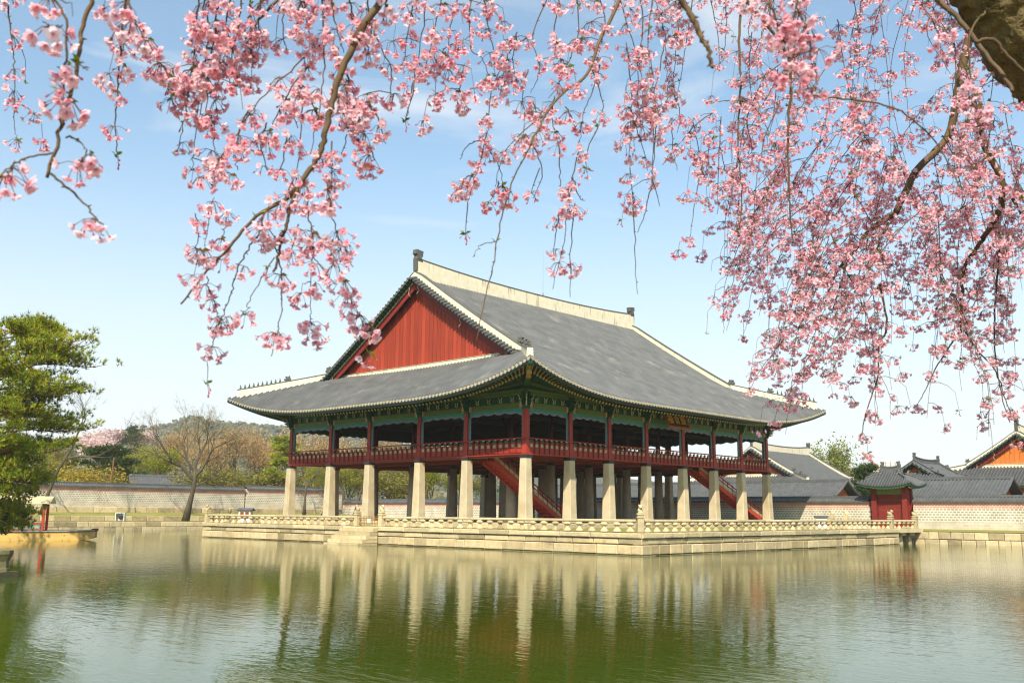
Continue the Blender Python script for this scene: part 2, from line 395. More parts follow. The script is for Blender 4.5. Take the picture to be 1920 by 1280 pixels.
W = {}
def tag(o, label=None, cat=None, group=None, kind=None):
    for k, v in (('label', label), ('category', cat), ('group', group), ('kind', kind)):
        if v: o[k] = v
    return o
def put(name, me, parent=None, loc=(0, 0, 0), rz=0.0, scale=None, mat4=None):
    o = bpy.data.objects.new(name, me); COL.objects.link(o)
    if mat4 is not None: mw = mat4
    else:
        mw = Matrix.Translation(loc) @ Matrix.Rotation(rz, 4, 'Z')
        if scale is not None: mw = mw @ Matrix.Diagonal((*((scale,) * 3 if not hasattr(scale, '__len__') else scale), 1))
    if parent is not None:
        o.parent = parent; o.matrix_parent_inverse = W[parent].inverted()
    o.matrix_basis = mw
    W[o] = mw
    return o
def thing(name, label, cat, loc=(0, 0, 0), rz=0.0, group=None):
    o = put(name, None, None, loc, rz); o.empty_display_size = .2
    return tag(o, label, cat, group)
def tree_of(o, loc, rz=0.0, scale=1.0, label=None):
    """a copy of a thing and of each of its parts"""
    old = W[o]; new = Matrix.Translation(loc) @ Matrix.Rotation(rz, 4, 'Z') @ Matrix.Diagonal((*((scale,) * 3 if not hasattr(scale, '__len__') else scale), 1))
    c = o.copy(); COL.objects.link(c); c.matrix_basis = new; W[c] = new
    if label: c['label'] = label
    for ch in o.children:
        d = ch.copy(); COL.objects.link(d); d.parent = c; d.matrix_parent_inverse = Matrix.Identity(4)
        d.matrix_basis = old.inverted() @ W[ch]; W[d] = new @ d.matrix_basis
    return c
# ------------------------------------------------------------------ hip-and-gable tiled roof, used for every hall
class Roof:
    def __init__(s, L, S, om, oc, ze, a, c, lift, D, xg, verge, sp, n=11):
        s.L, s.S, s.om, s.oc, s.ze, s.a, s.c, s.lift, s.D, s.xg, s.verge, s.sp, s.n = L, S, om, oc, ze, a, c, lift, D, xg, verge, sp, n
    def u(s, d): return max(0.0, 1 - d / s.D)
    def o(s, e, ln):
        d = max(0.0, min(e + s.oc, ln + s.oc - e)); return s.om + (s.oc - s.om) * s.u(d) ** 2
    def P(s, n): t = n + s.om; return s.ze + s.a * t + s.c * t * abs(t)
    def h(s, e, n, ln):
        d = max(0.0, min(e - n, ln - e - n))
        return s.P(n) + s.lift * s.u(d) ** 2.6 * max(0.0, 1 - (n + s.oc) / (s.oc * 1.75))
    def zs(s, e, n, ln):
        t = n + s.om; d = max(0.0, min(e - n, ln - e - n))
        z = s.ze - .17 + (s.a * t if t < 0 else .10 * min(t, s.om * .35) + .36 * max(0, t - s.om * .35))
        return z + s.lift * s.u(d) ** 2.6 * max(0.0, 1 - (n + s.oc) / (s.oc + 1.3))
    def sides(s):
        L, S = s.L, s.S
        return [('front', L, lambda e, n, z: (e, n, z)), ('back', L, lambda e, n, z: (L - e, S - n, z)),
                ('left', S, lambda e, n, z: (n, S - e, z)), ('right', S, lambda e, n, z: (L - n, e, z))]
    def tiles(s, discs=True, hi=5):
        mb = MB()
        for nm, ln, fn in s.sides():
            main = nm in ('front', 'back'); k = int(round((ln + 2 * s.oc) / s.sp)); sp = (ln + 2 * s.oc) / k
            for i in range(k):
                e = -s.oc + (i + .5) * sp; o = s.o(e, ln)
                hip = min(e, ln - e)
                if main: top = s.S / 2 if s.verge < e < ln - s.verge else hip
                else: top = min(hip, s.xg)
                n0 = -o
                if top <= n0 + .05: continue
                cnt = max(2, int(s.n * (top - n0) / (s.S / 2 + s.om)) + 2)
                ns = [n0 + (top - n0) * (j / cnt) ** 1.15 for j in range(cnt + 1)]
                # channel sheet
                vs = []
                for n in ns:
                    vs += [fn(e - sp / 2, n, s.h(e - sp / 2, n, ln)), fn(e + sp / 2, n, s.h(e + sp / 2, n, ln))]
                mb.add(vs, [(2 * j, 2 * j + 1, 2 * j + 3, 2 * j + 2) for j in range(cnt)], 2)
                # half-round cover tiles
                r = sp * .27; vs = []; ang = [math.pi * q / (hi - 1) for q in range(hi)]
                for n in ns:
                    z = s.h(e, n, ln)
                    for a in ang: vs.append(fn(e - r * math.cos(a), n - (.04 if n == n0 else 0), z + r * 2.1 * math.sin(a) - .005))
                mb.add(vs, [(hi * j + q, hi * j + q + 1, hi * (j + 1) + q + 1, hi * (j + 1) + q) for j in range(cnt) for q in range(hi - 1)], 0)
                if discs:
                    z = s.h(e, n0, ln); rr = r * 1.22
                    c = [fn(e + rr * math.cos(2 * math.pi * q / 8), n0 - .06, z + .25 * rr + rr * math.sin(2 * math.pi * q / 8)) for q in range(8)]
                    c2 = [fn(e + rr * math.cos(2 * math.pi * q / 8), n0 + .05, z + .25 * rr + rr * math.sin(2 * math.pi * q / 8)) for q in range(8)]
                    mb.add(c + c2, [tuple(range(8))] + [(q, (q + 1) % 8, 8 + (q + 1) % 8, 8 + q) for q in range(8)], 1)
                z1, z2 = s.h(e - sp / 2, n0, ln), s.h(e + sp / 2, n0, ln)
                mb.add([fn(e - sp / 2, n0 - .02, z1), fn(e + sp / 2, n0 - .02, z2), fn(e + sp / 2, n0 - .02, z2 - sp * .22), fn(e, n0 - .03, (z1 + z2) / 2 - sp * .48), fn(e - sp / 2, n0 - .02, z1 - sp * .22)],
                       [(0, 1, 2, 3, 4)], 2)
        return mb
    def soffit(s):
        mb = MB()
        for nm, ln, fn in s.sides():
            k = 40
            es = [-s.oc + (ln + 2 * s.oc) * i / k for i in range(k + 1)]
            g = []
            for e in es:
                o = s.o(e, ln) - .03; top = max(-o + .01, min(e, ln - e, .8)); g.append([-o + (top + o) * j / 6 for j in range(7)])
            for i in range(k):
                for j in range(6):
                    q = [(es[i], g[i][j]), (es[i + 1], g[i + 1][j]), (es[i + 1], g[i + 1][j + 1]), (es[i], g[i][j + 1])]
                    mb.add([fn(e, n, s.zs(e, n, ln)) for e, n in q], [(0, 3, 2, 1)], 0)
            for i in range(k):      # fascia board between tiles and soffit
                q = [(es[i], g[i][0]), (es[i + 1], g[i + 1][0])]
                mb.add([fn(q[0][0], q[0][1], s.zs(*q[0], ln) - .10), fn(q[1][0], q[1][1], s.zs(*q[1], ln) - .10), fn(q[1][0], q[1][1], s.h(*q[1], ln) - .02), fn(q[0][0], q[0][1], s.h(*q[0], ln) - .02)], [(0, 1, 2, 3)], 1)
        return mb
    def rafters(s, sp=.36, only=None):
        fly, raf = MB(), MB()
        for nm, ln, fn in s.sides():
            if only and nm not in only: continue
            k = int((ln + 2 * s.oc) / sp)
            for i in range(1, k):
                e = -s.oc + (ln + 2 * s.oc) * i / k
                F = s.oc * .8; ie = e
                if e < F: ie = .55 + (e + s.oc) / (F + s.oc) * (F - .55)
                if e > ln - F: ie = ln - .55 - (ln + s.oc - e) / (F + s.oc) * (F - .55)
                o = s.o(e, ln); n0 = -o + .10; ni = .6
                def pt(n):
                    t = (n - n0) / (ni - n0); return (e + (ie - e) * t, n)
                def P3(n, dz): ee, nn = pt(n); return fn(ee, nn, s.zs(ee, nn, ln) - dz)
                ee, nn = pt(n0 + s.om * .42)
                a, b = P3(n0, .055), P3(n0 + s.om * .48, .055)
                fly.beam(a, b, .11, .11, 0); 
                dv = (Vector(a) - Vector(b)).normalized()
                fly.beam(Vector(a) + dv * .012, Vector(a), .115, .115, 1); dn_ = Vector((0, 0, -.060)); fly.beam(Vector(a) + dn_, Vector(b) + dn_, .09, .010, 2)
                ra = P3(n0 + s.om * .33, .20)
                if min(ee, ln - ee) < nn + .22: continue
                raf.tube([P3(ni, .10), P3(n0 + s.om * .42, .10), ra], .098, 8, 0, True, 1)
        return fly, raf
    def plaster_path(s, mb, pts, hs, w, w2=None, cap=.10, m=0, mc=1):
        """wall-like ridge along a path: pts are foot points, hs heights"""
        w2 = w2 or w * .8; k = len(pts); P = [Vector(p) for p in pts]; prof = []
        for i in range(k):
            d = P[min(i + 1, k - 1)] - P[max(i - 1, 0)]; d.z = 0; d.normalize(); r = Vector((d.y, -d.x, 0)); prof.append(r)
        def loft(ring, mi):
            q = len(ring[0]); o = len(mb.v)
            for rg in ring: mb.v.extend(tuple(v) for v in rg)
            for i in range(k - 1):
                for j in range(q):
                    mb.f.append((o + i * q + j, o + i * q + (j + 1) % q, o + (i + 1) * q + (j + 1) % q, o + (i + 1) * q + j)); mb.m.append(mi)
            mb.f.append(tuple(o + j for j in range(q))[::-1]); mb.m.append(mi)
            mb.f.append(tuple(o + (k - 1) * q + j for j in range(q))); mb.m.append(mi)
        Z = Vector((0, 0, 1))
        loft([[P[i] - prof[i] * w / 2 - Z * .35, P[i] + prof[i] * w / 2 - Z * .35, P[i] + prof[i] * w2 / 2 + Z * hs[i], P[i] - prof[i] * w2 / 2 + Z * hs[i]] for i in range(k)], m)
        if cap:
            loft([[P[i] - prof[i] * (w2 / 2 + .05) + Z * (hs[i] + .003), P[i] + prof[i] * (w2 / 2 + .05) + Z * (hs[i] + .003), P[i] + prof[i] * (w2 / 2 + .05) + Z * (hs[i] + cap * .5), P[i] + prof[i] * w2 * .22 + Z * (hs[i] + cap), P[i] - prof[i] * w2 * .22 + Z * (hs[i] + cap), P[i] - prof[i] * (w2 / 2 + .05) + Z * (hs[i] + cap * .5)] for i in range(k)], mc)

def figurine_mesh(kind=0):
    mb = MB()
    mb.taper(.09, .11, .07, .08, 0, .06)
    mb.ball((0, 0, .16), (.075, .10, .13), 7, 5)
    mb.ball((-.03, 0, .31), (.06, .055, .065), 7, 4)
    mb.taper(.02, .03, .008, .01, .34, .44, -.02)
    mb.beam((-.02, .06, .20), (-.12, .05, .04), .035, .035)
    mb.beam((-.02, -.06, .20), (-.12, -.05, .04), .035, .035)
    return mb.mesh('figurine', ['ornament_grey'])
def beast_mesh():
    """dragon-head roof ornament, snout towards -x"""
    mb = MB()
    pr = [(-.42, .05), (-.40, .26), (-.25, .24), (-.22, .36), (-.34, .48), (-.12, .55), (.02, .46), (.20, .62), (.26, .38), (.34, .30), (.30, 0), (-.2, 0)]
    mb.prism(pr, -.13, .13, lambda u, v, w: (u, w, v))
    pr2 = [(-.2, .1), (-.1, .44), (.1, .42), (.2, .1)]
    mb.prism(pr2, -.18, .18, lambda u, v, w: (u, w, v))
    return mb.mesh('beast', ['ornament_grey'])
FIG, BEAST = figurine_mesh(), beast_mesh()

def build_roof(root, rf, T, far=False, plaster='plaster', gable='red_board', ridge_h=1.1, desc_h=.62, hip_h=.55, orn=1.0, boards=True, figs=9, tile='roof_tile', cap='ornament_grey', fig_hips=None, soff='dark_green', fascia='fascia_dark', nfig_start=0.0):
    L, S, xg, vg = rf.L, rf.S, rf.xg, rf.verge
    tag(put('roof_tiles', rf.tiles(not far or True, 5 if not far else 4).mesh('roof_tiles', [tile, 'tile_end' if not far else tile, 'roof_channel'], False), root, mat4=T), kind='stuff')
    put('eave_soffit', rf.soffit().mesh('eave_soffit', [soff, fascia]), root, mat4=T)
    hm = lambda y: rf.P(min(y, S - y))                       # height of the main slope
    # main ridge with its slight sag
    mb = MB(); k = 14; pts = []; hs = []
    rz = hm(S / 2)
    for i in range(k + 1):
        t = i / k; x = vg + .35 + (L - 2 * vg - .7) * t; q = abs(2 * t - 1)
        pts.append((x, S / 2, rz + .02 + .28 * orn * q ** 2)); hs.append(ridge_h + .22 * orn * q ** 3)
    rf.plaster_path(mb, pts, hs, .62 * orn, .46 * orn, .13)
    put('main_ridge', mb.mesh('main_ridge', [plaster, cap]), root, mat4=T)
    top = rz + .3 * orn + ridge_h + .22 * orn
    for sgn, x in ((1, vg + .55), (-1, L - vg - .55)):        # square-headed ornament at each ridge end
        mb = MB(); pr = [(-.30, -1.15), (.30, -1.15), (.34, -.2), (.22, .05), (.34, .15), (.40, .62), (-.36, .70), (-.42, .32), (-.22, .22), (-.34, -.1)]
        mb.prism([(u * sgn * orn, v * orn) for u, v in pr], -.24 * orn, .24 * orn, lambda u, v, w: (x + u, S / 2 + w, top + v + .12))
        put('ridge_end_ornament', mb.mesh('ridge_end_ornament', ['ornament_grey']), root, mat4=T)
    # descending ridges on the gable rakes, hips, beasts
    for sx in (0, 1):
        X = (lambda x: x) if sx == 0 else (lambda x: L - x)
        for sy in (0, 1):
            Y = (lambda y: y) if sy == 0 else (lambda y: S - y)
            mb = MB(); y0, y1 = xg - .3, S / 2 + (.12 if sy == 0 else .0)
            pts = [(X(vg + .5), Y(y0 + (y1 - y0) * i / 12), hm(y0 + (y1 - y0) * i / 12) + .02) for i in range(13)]
            if sy == 1: pts = pts[:-1] + [(X(vg + .5), S / 2 + .25, hm(S / 2 - .25) + .02)]
            rf.plaster_path(mb, pts, [desc_h * (1 + .1 * (1 - i / 12)) for i in range(13)], .5 * orn, .40 * orn, .10)
            put('descending_ridge', mb.mesh('descending_ridge', [plaster, cap]), root, mat4=T)
            mb = MB(); c0, c1 = xg - .1, -rf.oc + .65
            cs = [c0 + (c1 - c0) * i / 12 for i in range(13)]
            pts = [(X(c), Y(c), rf.h(c, c, L) + .02) for c in cs]
            hh = [hip_h * (.9 + .25 * (i / 12)) for i in range(13)]
            rf.plaster_path(mb, pts, hh, .50 * orn, .40 * orn, .09)
            put('hip_ridge', mb.mesh('hip_ridge', [plaster, cap]), root, mat4=T)
            ang = math.atan2(Y(-1) - Y(0), X(-1) - X(0)) - math.pi
            def stand(me, nm, c, hgt, sc, dx=0, ddy=0, a=ang):
                p = T @ Vector((X(c) + dx, Y(c) + ddy, rf.h(c, c, L) + hgt))
                put(nm, me, root, mat4=Matrix.Translation(p) @ T.to_3x3().to_4x4() @ Matrix.Rotation(a, 4, 'Z') @ Matrix.Diagonal((sc, sc, sc, 1)))
            c = xg - .45
            p = T @ Vector((X(vg + .5), Y(xg - .05), hm(xg) + desc_h * 1.1 + .10))
            put('ridge_beast', BEAST, root, mat4=Matrix.Translation(p) @ T.to_3x3().to_4x4() @ Matrix.Rotation(math.pi / 2 if sy == 0 else -math.pi / 2, 4, 'Z') @ Matrix.Diagonal((.85 * orn,) * 3 + (1,)))
            hsx = hip_h
            stand(BEAST, 'hip_beast', xg - .1 + (c1 - xg) * .46, hsx * 1.02 + .09, .8 * orn)
            if figs and (fig_hips is None or (sx, sy) in fig_hips):
                for i in range(figs):
                    t = .55 + .42 * i / (figs - 1); stand(FIG, 'roof_figurine', c0 + (c1 - c0) * t, hip_h * (.9 + .25 * t) + .10, .92 * orn)
    # gable walls: boards, bargeboards, verge tiles
    for sx in (0, 1):
        X = (lambda x: x) if sx == 0 else (lambda x: L - x)
        if far and sx == 1: continue
        bx = xg + .05; zb = rf.P(xg) + .02
        rk = lambda y: hm(y) - .62 * orn
        ya = next(y * .02 for y in range(int(S * 50)) if hm(y * .02) - .62 * orn > zb or y * .02 > S / 2 - .15)
        yb = S - ya
        nb = max(2, int((yb - ya) / (.47 if not far else .5))); wb = (yb - ya) / nb
        for i in range(nb if boards else 0):
            y0, y1 = ya + i * wb + .016, ya + (i + 1) * wb - .016
            tops = [(y1, rk(y1) - .01)] + ([(S / 2, rk(S / 2) - .01)] if y0 < S / 2 < y1 else []) + [(y0, rk(y0) - .01)]
            mb = MB(); dx = rng.uniform(0, .012)
            mb.prism([(y0, zb - .1), (y1, zb - .1)] + tops, X(bx - .05 - dx), X(bx), lambda u, v, w: (w, u, v))
            put('gable_board', mb.mesh('gable_board', [gable]), root, mat4=T)
        mb = MB()
        mb.prism([(ya - .1, zb - .15), (yb + .1, zb - .15), (S / 2, rk(S / 2) + .1)], X(bx + .02), X(bx + .10), lambda u, v, w: (w, u, v))
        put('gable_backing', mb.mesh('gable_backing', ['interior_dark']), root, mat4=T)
        mb = MB(); rf.plaster_path(mb, [(X(xg - .12), xg - .4 + (S - 2 * xg + .8) * i / 10, zb - .06) for i in range(11)], [.36 * orn] * 11, .30, .22, .05, 0, 0)
        put('gable_foot_band', mb.mesh('gable_foot_band', [plaster]), root, mat4=T)
        for sy in (0, 1):
            Y = (lambda y: y) if sy == 0 else (lambda y: S - y)
            ys = [xg - .2 + (S / 2 - xg + .2) * i / 14 for i in range(15)]
            mb = MB()
            for i in range(14):
                a, b = ys[i], ys[i + 1]
                q = [(Y(a), hm(a) - .95 * orn), (Y(b), hm(b) - .95 * orn), (Y(b), hm(b) - .16), (Y(a), hm(a) - .16)]
                mb.prism(q, X(vg + .30), X(vg + .38), lambda u, v, w: (w, u, v), 0)
                q = [(Y(a), hm(a) - 1.0 * orn), (Y(b), hm(b) - 1.0 * orn), (Y(b), hm(b) - .90 * orn), (Y(a), hm(a) - .90 * orn)]
                mb.prism(q, X(vg + .27), X(vg + .40), lambda u, v, w: (w, u, v), 0)
                q = [(Y(a), hm(a) - .16), (Y(b), hm(b) - .16), (Y(b), hm(b) - .10), (Y(a), hm(a) - .10)]
                mb.prism(q, X(vg - .26), X(xg + .1), lambda u, v, w: (w, u, v), 1)
            put('bargeboard', mb.mesh('bargeboard', ['deep_red', 'dark_green']), root, mat4=T)
            vt, tt = MB(), MB(); n = int((S / 2 - xg + .2) / (.335 if not far else .40) * 1.0)
            for i in range(n):
                y = xg - .15 + (S / 2 - xg + .1) * (i + .5) / n; z = hm(y)
                vt.tube([(X(vg + .62), Y(y), z + .16), (X(vg + .1), Y(y), z + .09), (X(vg - .40), Y(y), z - .06)], .108, 7, 0)
                tt.beam((X(vg + .34), Y(y), z - .21), (X(vg - .18), Y(y), z - .24), .11, .09, 0)
            tag(put('verge_tiles', vt.mesh('verge_tiles', [tile]), root, mat4=T), kind='stuff')
            tag(put('verge_blocks', tt.mesh('verge_blocks', ['dark_green']), root, mat4=T), kind='stuff')
            for q in range(3):                       # curled iron hooks on the bargeboard
                y = xg + 1.0 + (S / 2 - xg - 1.6) * q / 2; z = hm(y)
                mb = MB(); mb.tube([(X(vg + .25), Y(y), z - .2), (X(vg + .12), Y(y + .1), z - .5), (X(vg + .18), Y(y - .06), z - .8), (X(vg + .08), Y(y + .1), z - 1.05), (X(vg + .2), Y(y + .2), z - 1.2)], [.035, .035, .03, .03, .015], 5)
                put('gable_hook', mb.mesh('gable_hook', ['tile_end']), root, mat4=T)

# ------------------------------------------------------------------ the setting: water, ground
PX0, PX1, PY0, PY1 = -95.0, 38.3, -44.9, 68.3                 # pond basin
mb = MB(); mb.add([(PX0 - 1, PY0 - 1, 0), (PX1 + 1, PY0 - 1, 0), (PX1 + 1, PY1 + 1, 0), (PX0 - 1, PY1 + 1, 0)], [(0, 1, 2, 3)])
tag(put('pond_water', mb.mesh('pond_water', ['pond_water'])), kind='structure')
mb = MB(); G = 5000; GZ = 1.0
mb.add([(-G, -G, GZ), (G, -G, GZ), (G, PY0, GZ), (-G, PY0, GZ)], [(0, 1, 2, 3)])
mb.add([(-G, PY1, GZ), (G, PY1, GZ), (G, G, GZ), (-G, G, GZ)], [(0, 1, 2, 3)])
mb.add([(-G, PY0, GZ), (PX0, PY0, GZ), (PX0, PY1, GZ), (-G, PY1, GZ)], [(0, 1, 2, 3)])
mb.add([(PX1, PY0, GZ), (G, PY0, GZ), (G, PY1, GZ), (PX1, PY1, GZ)], [(0, 1, 2, 3)])
c = [(PX0, PY0), (PX1, PY0), (PX1, PY1), (PX0, PY1)]
for i in range(4):
    a, b = c[i], c[(i + 1) % 4]; mb.add([(*a, -1), (*b, -1), (*b, GZ), (*a, GZ)], [(0, 1, 2, 3)])
tag(put('ground', mb.mesh('ground', ['ground_earth'])), kind='structure')

# ------------------------------------------------------------------ stone block courses
def block_mesh(w, h, d, j=.012, bev=.03, r=rng):
    """block: w along x, h along z, front face at y=0 looking to -y"""
    mb = MB(); q = lambda s=j: r.uniform(-s, s); p = r.uniform(-.012, .016)
    B = [(0, d, 0), (w, d, 0), (w, d, h), (0, d, h)]
    A = [(0, bev, 0), (w, bev, 0), (w, bev, h), (0, bev, h)]
    F = [(bev + abs(q()), -p + q(.006), bev + abs(q())), (w - bev - abs(q()), -p + q(.006), bev + abs(q())), (w - bev - abs(q()), -p + q(.006), h - bev - abs(q())), (bev + abs(q()), -p + q(.006), h - bev - abs(q()))]
    mb.add(B + A + F, [(8, 9, 10, 11), (4, 5, 9, 8), (5, 6, 10, 9), (6, 7, 11, 10), (7, 4, 8, 11), (0, 1, 5, 4), (1, 2, 6, 5), (2, 3, 7, 6), (3, 0, 4, 7), (3, 2, 1, 0)])
    return mb
def course(parent, a, b, z0, z1, wmin, wmax, d=.5, out=0.0, mats=('granite',), name='stone_block', gap=.042, jit=.022):
    """row of blocks from plan point a to b; their faces look to the right hand of a->b"""
    a = Vector((*a, 0)); b = Vector((*b, 0)); ln = (b - a).length; ang = math.atan2(b.y - a.y, b.x - a.x); x = 0
    nrm = Vector((math.sin(ang), -math.cos(ang), 0))
    while x < ln - .05:
        w = rng.uniform(wmin, wmax)
        if ln - x - w < wmin * .6: w = ln - x
        p = a + (b - a).normalized() * (x + gap / 2) + nrm * out; h = z1 - z0 - gap * rng.uniform(.7, 1.3)
        put(name, block_mesh(w - gap, h, d, jit).mesh(name, [rng.choice(mats)]), parent, (p.x, p.y, z0), ang)
        x += w

TX0, TX1, TY0, TY1 = -4.36, 33.0, -12.93, 35.64
ter = thing('stone_terrace', 'broad stone block terrace under the pavilion rising straight out of the pond', 'terrace', ((TX0 + TX1) / 2, (TY0 + TY1) / 2, 0))
mb = MB(); mb.box(TX0 + .35, TX1 - .35, TY0 + .35, TY1 - .35, -1, 1.28)
put('core', mb.mesh('core', ['granite']), ter)
gx = ((TX0, TY1), (TX0, TY0))                                   # left face runs from the far corner to the near one
for a, b in (((TX0, TY1), (TX0, TY0)), ((TX0, TY0), (TX1, TY0)), ((TX1, TY0), (TX1, TY0 + 6)), ((4, TY1), (TX0, TY1))):
    course(ter, a, b, -.5, .06, 1.0, 2.0, .6, .10, ('granite_wet',))
    course(ter, a, b, .06, .63, .8, 2.0, .6, .0, ('granite', 'granite', 'granite_pale'))
    course(ter, a, b, .63, .99, 1.1, 2.6, .6, -.02, ('granite', 'granite', 'granite_pale'))
    course(ter, a, b, .99, 1.33, 1.9, 2.9, .7, .10, ('granite_pale',), 'coping_stone')
# landing steps that run down to the water on the left face
steps = thing('landing_steps', 'flight of worn stone steps leading from the terrace gate down to the water', 'steps', (TX0 - .8, 12.6, 0))
for i in range(5):
    z1 = 1.19 - i * .27; x1 = TX0 - .12 - i * .34
    y0, y1 = 10.55, 14.7; ym = rng.uniform(11.8, 13.2)
    for ya, yb in ((y0, ym), (ym, y1)):
        mb = MB(); w = yb - ya - .02
        mb.box(x1 - .36 - rng.uniform(0, .03), x1 + .02, ya + .01, yb - .01, z1 - .262, z1)
        mb.box(x1 + .02, TX0 - .105, ya + .012, yb - .012, z1 - .26, z1 - .02)
        put('step', mb.mesh('step', ['granite_pale' if rng.random() < .6 else 'granite']), steps)
# lawn, paved yard and low stylobate on the terrace
mb = MB(); mb.add([(TX0 + .6, TY0 + .6, 1.30), (TX1 - .4, TY0 + .6, 1.30), (TX1 - .4, TY1 - .6, 1.30), (TX0 + .6, TY1 - .6, 1.30)], [(0, 1, 2, 3)])
tag(put('terrace_lawn', mb.mesh('terrace_lawn', ['grass'])), kind='structure')
sty = thing('stylobate', 'low stone platform that carries the rows of pavilion pillars', 'platform', (17.2, 14.25, 1.3))
mb = MB(); mb.box(-1.3, 35.6, -1.3, 29.8, 1.2, 1.66); put('core', mb.mesh('core', ['paving']), sty)
for a, b in (((-1.6, 30.1), (-1.6, -1.6)), ((-1.6, -1.6), (35.9, -1.6))):
    course(sty, a, b, 1.28, 1.70, 1.4, 2.4, .5, 0, ('granite_pale',), 'edge_stone')

# ------------------------------------------------------------------ balustrade of the terrace
bal = thing('stone_balustrade', 'carved stone balustrade with stubby waisted balusters around the terrace edge', 'balustrade', (TX0 + .3, TY0 + .3, 1.33))
def baluster_mesh():
    mb = MB(); pr = [(.27, 0), (.29, .05), (.22, .12), (.13, .22), (.10, .28), (.12, .32), (.19, .37), (.285, .42), (.29, .47), (.22, .52), (.20, .56)]
    mb.lathe(pr, 10, (0, 0, 0), 0, .62); return mb.mesh('baluster', ['granite_pale'], False)
BALS = [baluster_mesh()]
for mname in ('granite',):
    b2 = BALS[0].copy(); b2.materials[0] = M[mname]; BALS.append(b2)
def lion_post(parent, x, y, rz, z=1.33, h=.92, s=1.0, beast=True):
    mb = MB(); mb.taper(.20, .20, .185, .185, 0, h); mb.taper(.23, .23, .23, .23, h - .12, h - .04); mb.taper(.16, .16, .20, .20, h, h + .07); mb.taper(.21, .21, .19, .19, h + .07, h + .16)
    p = put('post', mb.mesh('post', ['granite_pale']), parent, (x, y, z), rz)
    if beast:
        mb = MB(); mb.ball((.04, 0, .16), (.20, .15, .18), 9, 6); mb.ball((-.10, 0, .36), (.13, .12, .13), 9, 6); mb.ball((-.21, 0, .32), (.07, .07, .06), 7, 4)
        mb.taper(.05, .16, .05, .13, 0, .10, -.14); mb.ball((.2, 0, .24), (.07, .05, .14), 7, 4); mb.ball((-.08, .09, .46), (.03, .03, .05), 6, 4); mb.ball((-.08, -.09, .46), (.03, .03, .05), 6, 4)
        put('guardian_beast', mb.mesh('guardian_beast', ['granite_pale'], True), p, (x, y, z + h + .155), rz, s)
def balustrade_run(a, b, sp=.94):
    a = Vector((*a, 0)); b = Vector((*b, 0)); ln = (b - a).length; ang = math.atan2(b.y - a.y, b.x - a.x); k = max(1, int(round(ln / sp)))
    for i in range(k):
        p = a + (b - a) * ((i + .5) / k)
        put('baluster', rng.choice([BALS[0], BALS[0], BALS[1]]), bal, (p.x, p.y, 1.325), ang + rng.uniform(-.05, .05), (1, 1, 1 + rng.uniform(-.01, .0)))
    n = max(1, int(round(ln / 3.6)))
    for i in range(n):                                   # octagonal rail stones
        p = a + (b - a) * (i / n); w = ln / n - .012
        mb = MB(); oc = [(-.11, .045), (-.11, .125), (-.06, .17), (.06, .17), (.11, .125), (.11, .045), (.06, .0), (-.06, .0)]
        mb.prism(oc, 0, w, lambda u, v, t: (t, u, v)); put('rail_stone', mb.mesh('rail_stone', ['granite_pale']), bal, (p.x, p.y, 1.88), ang)
bx_ = TX0 + .30; by_ = TY0 + .30
balustrade_run((bx_, 35.1), (bx_, 13.75)); balustrade_run((bx_, 10.35), (bx_, by_ + .25)); balustrade_run((bx_ + .25, by_), (TX1 - 1.1, by_)); balustrade_run((TX1 - .65, by_), (TX1 + 4.3, by_))
balustrade_run((-3.6, TY1 - .3), (5, TY1 - .3))
for x, y, a in ((bx_, 35.34, 0), (bx_, 13.5, R(-90)), (bx_, 10.6, R(90)), (bx_, by_, R(45)), (TX1 - .88, by_, R(90)), (TX1 + 4.5, by_, R(90))): lion_post(bal, x, y, a)
for x, y in ((TX1 - .88, by_ + 5.2), (TX1 + 2.0, by_ + 5.2)): lion_post(bal, x, y, R(-90))
gate = thing('terrace_gate', 'low brown barred gate with white notices closing the balustrade gap', 'gate', (bx_, 12.05, 1.33))
for i in range(13):
    mb = MB(); mb.tube([(bx_, 10.9 + i * .19, 1.36), (bx_, 10.9 + i * .19, 2.02)], .022, 6); mb.ball((bx_, 10.9 + i * .19, 2.04), (.03, .03, .045), 6, 4); put('bar', mb.mesh('bar', ['bronze']), gate)
for z in (1.48, 1.86):
    mb = MB(); mb.box(bx_ - .03, bx_ + .03, 10.83, 13.27, z, z + .06); put('gate_rail', mb.mesh('gate_rail', ['bronze']), gate)
for y in (11.95, 12.17):
    mb = MB(); mb.box(bx_ - .05, bx_ - .032, y - .075, y + .075, 1.55, 1.86); put('notice', mb.mesh('notice', ['white_paint']), gate)
# stone bridge from the terrace corner to the east bank
br = thing('stone_bridge', 'short flat stone bridge joining the terrace corner to the east bank before the gate', 'bridge', (35.5, -10, 0))
for i in range(4):
    mb = MB(); mb.box(TX1 + .12, 38.5, TY0 + i * 1.45, TY0 + i * 1.45 + 1.43, .98, 1.325); put('deck_slab', mb.mesh('deck_slab', ['granite_pale']), br)
for x in (34.6, 36.6):
    for y in (-12.2, -8.2):
        mb = MB(); mb.taper(.32, .32, .26, .26, -1, .72); mb.box(-.5, .5, -.5, .5, .72, .975); put('pier', mb.mesh('pier', ['granite']), br, (x, y, 0))
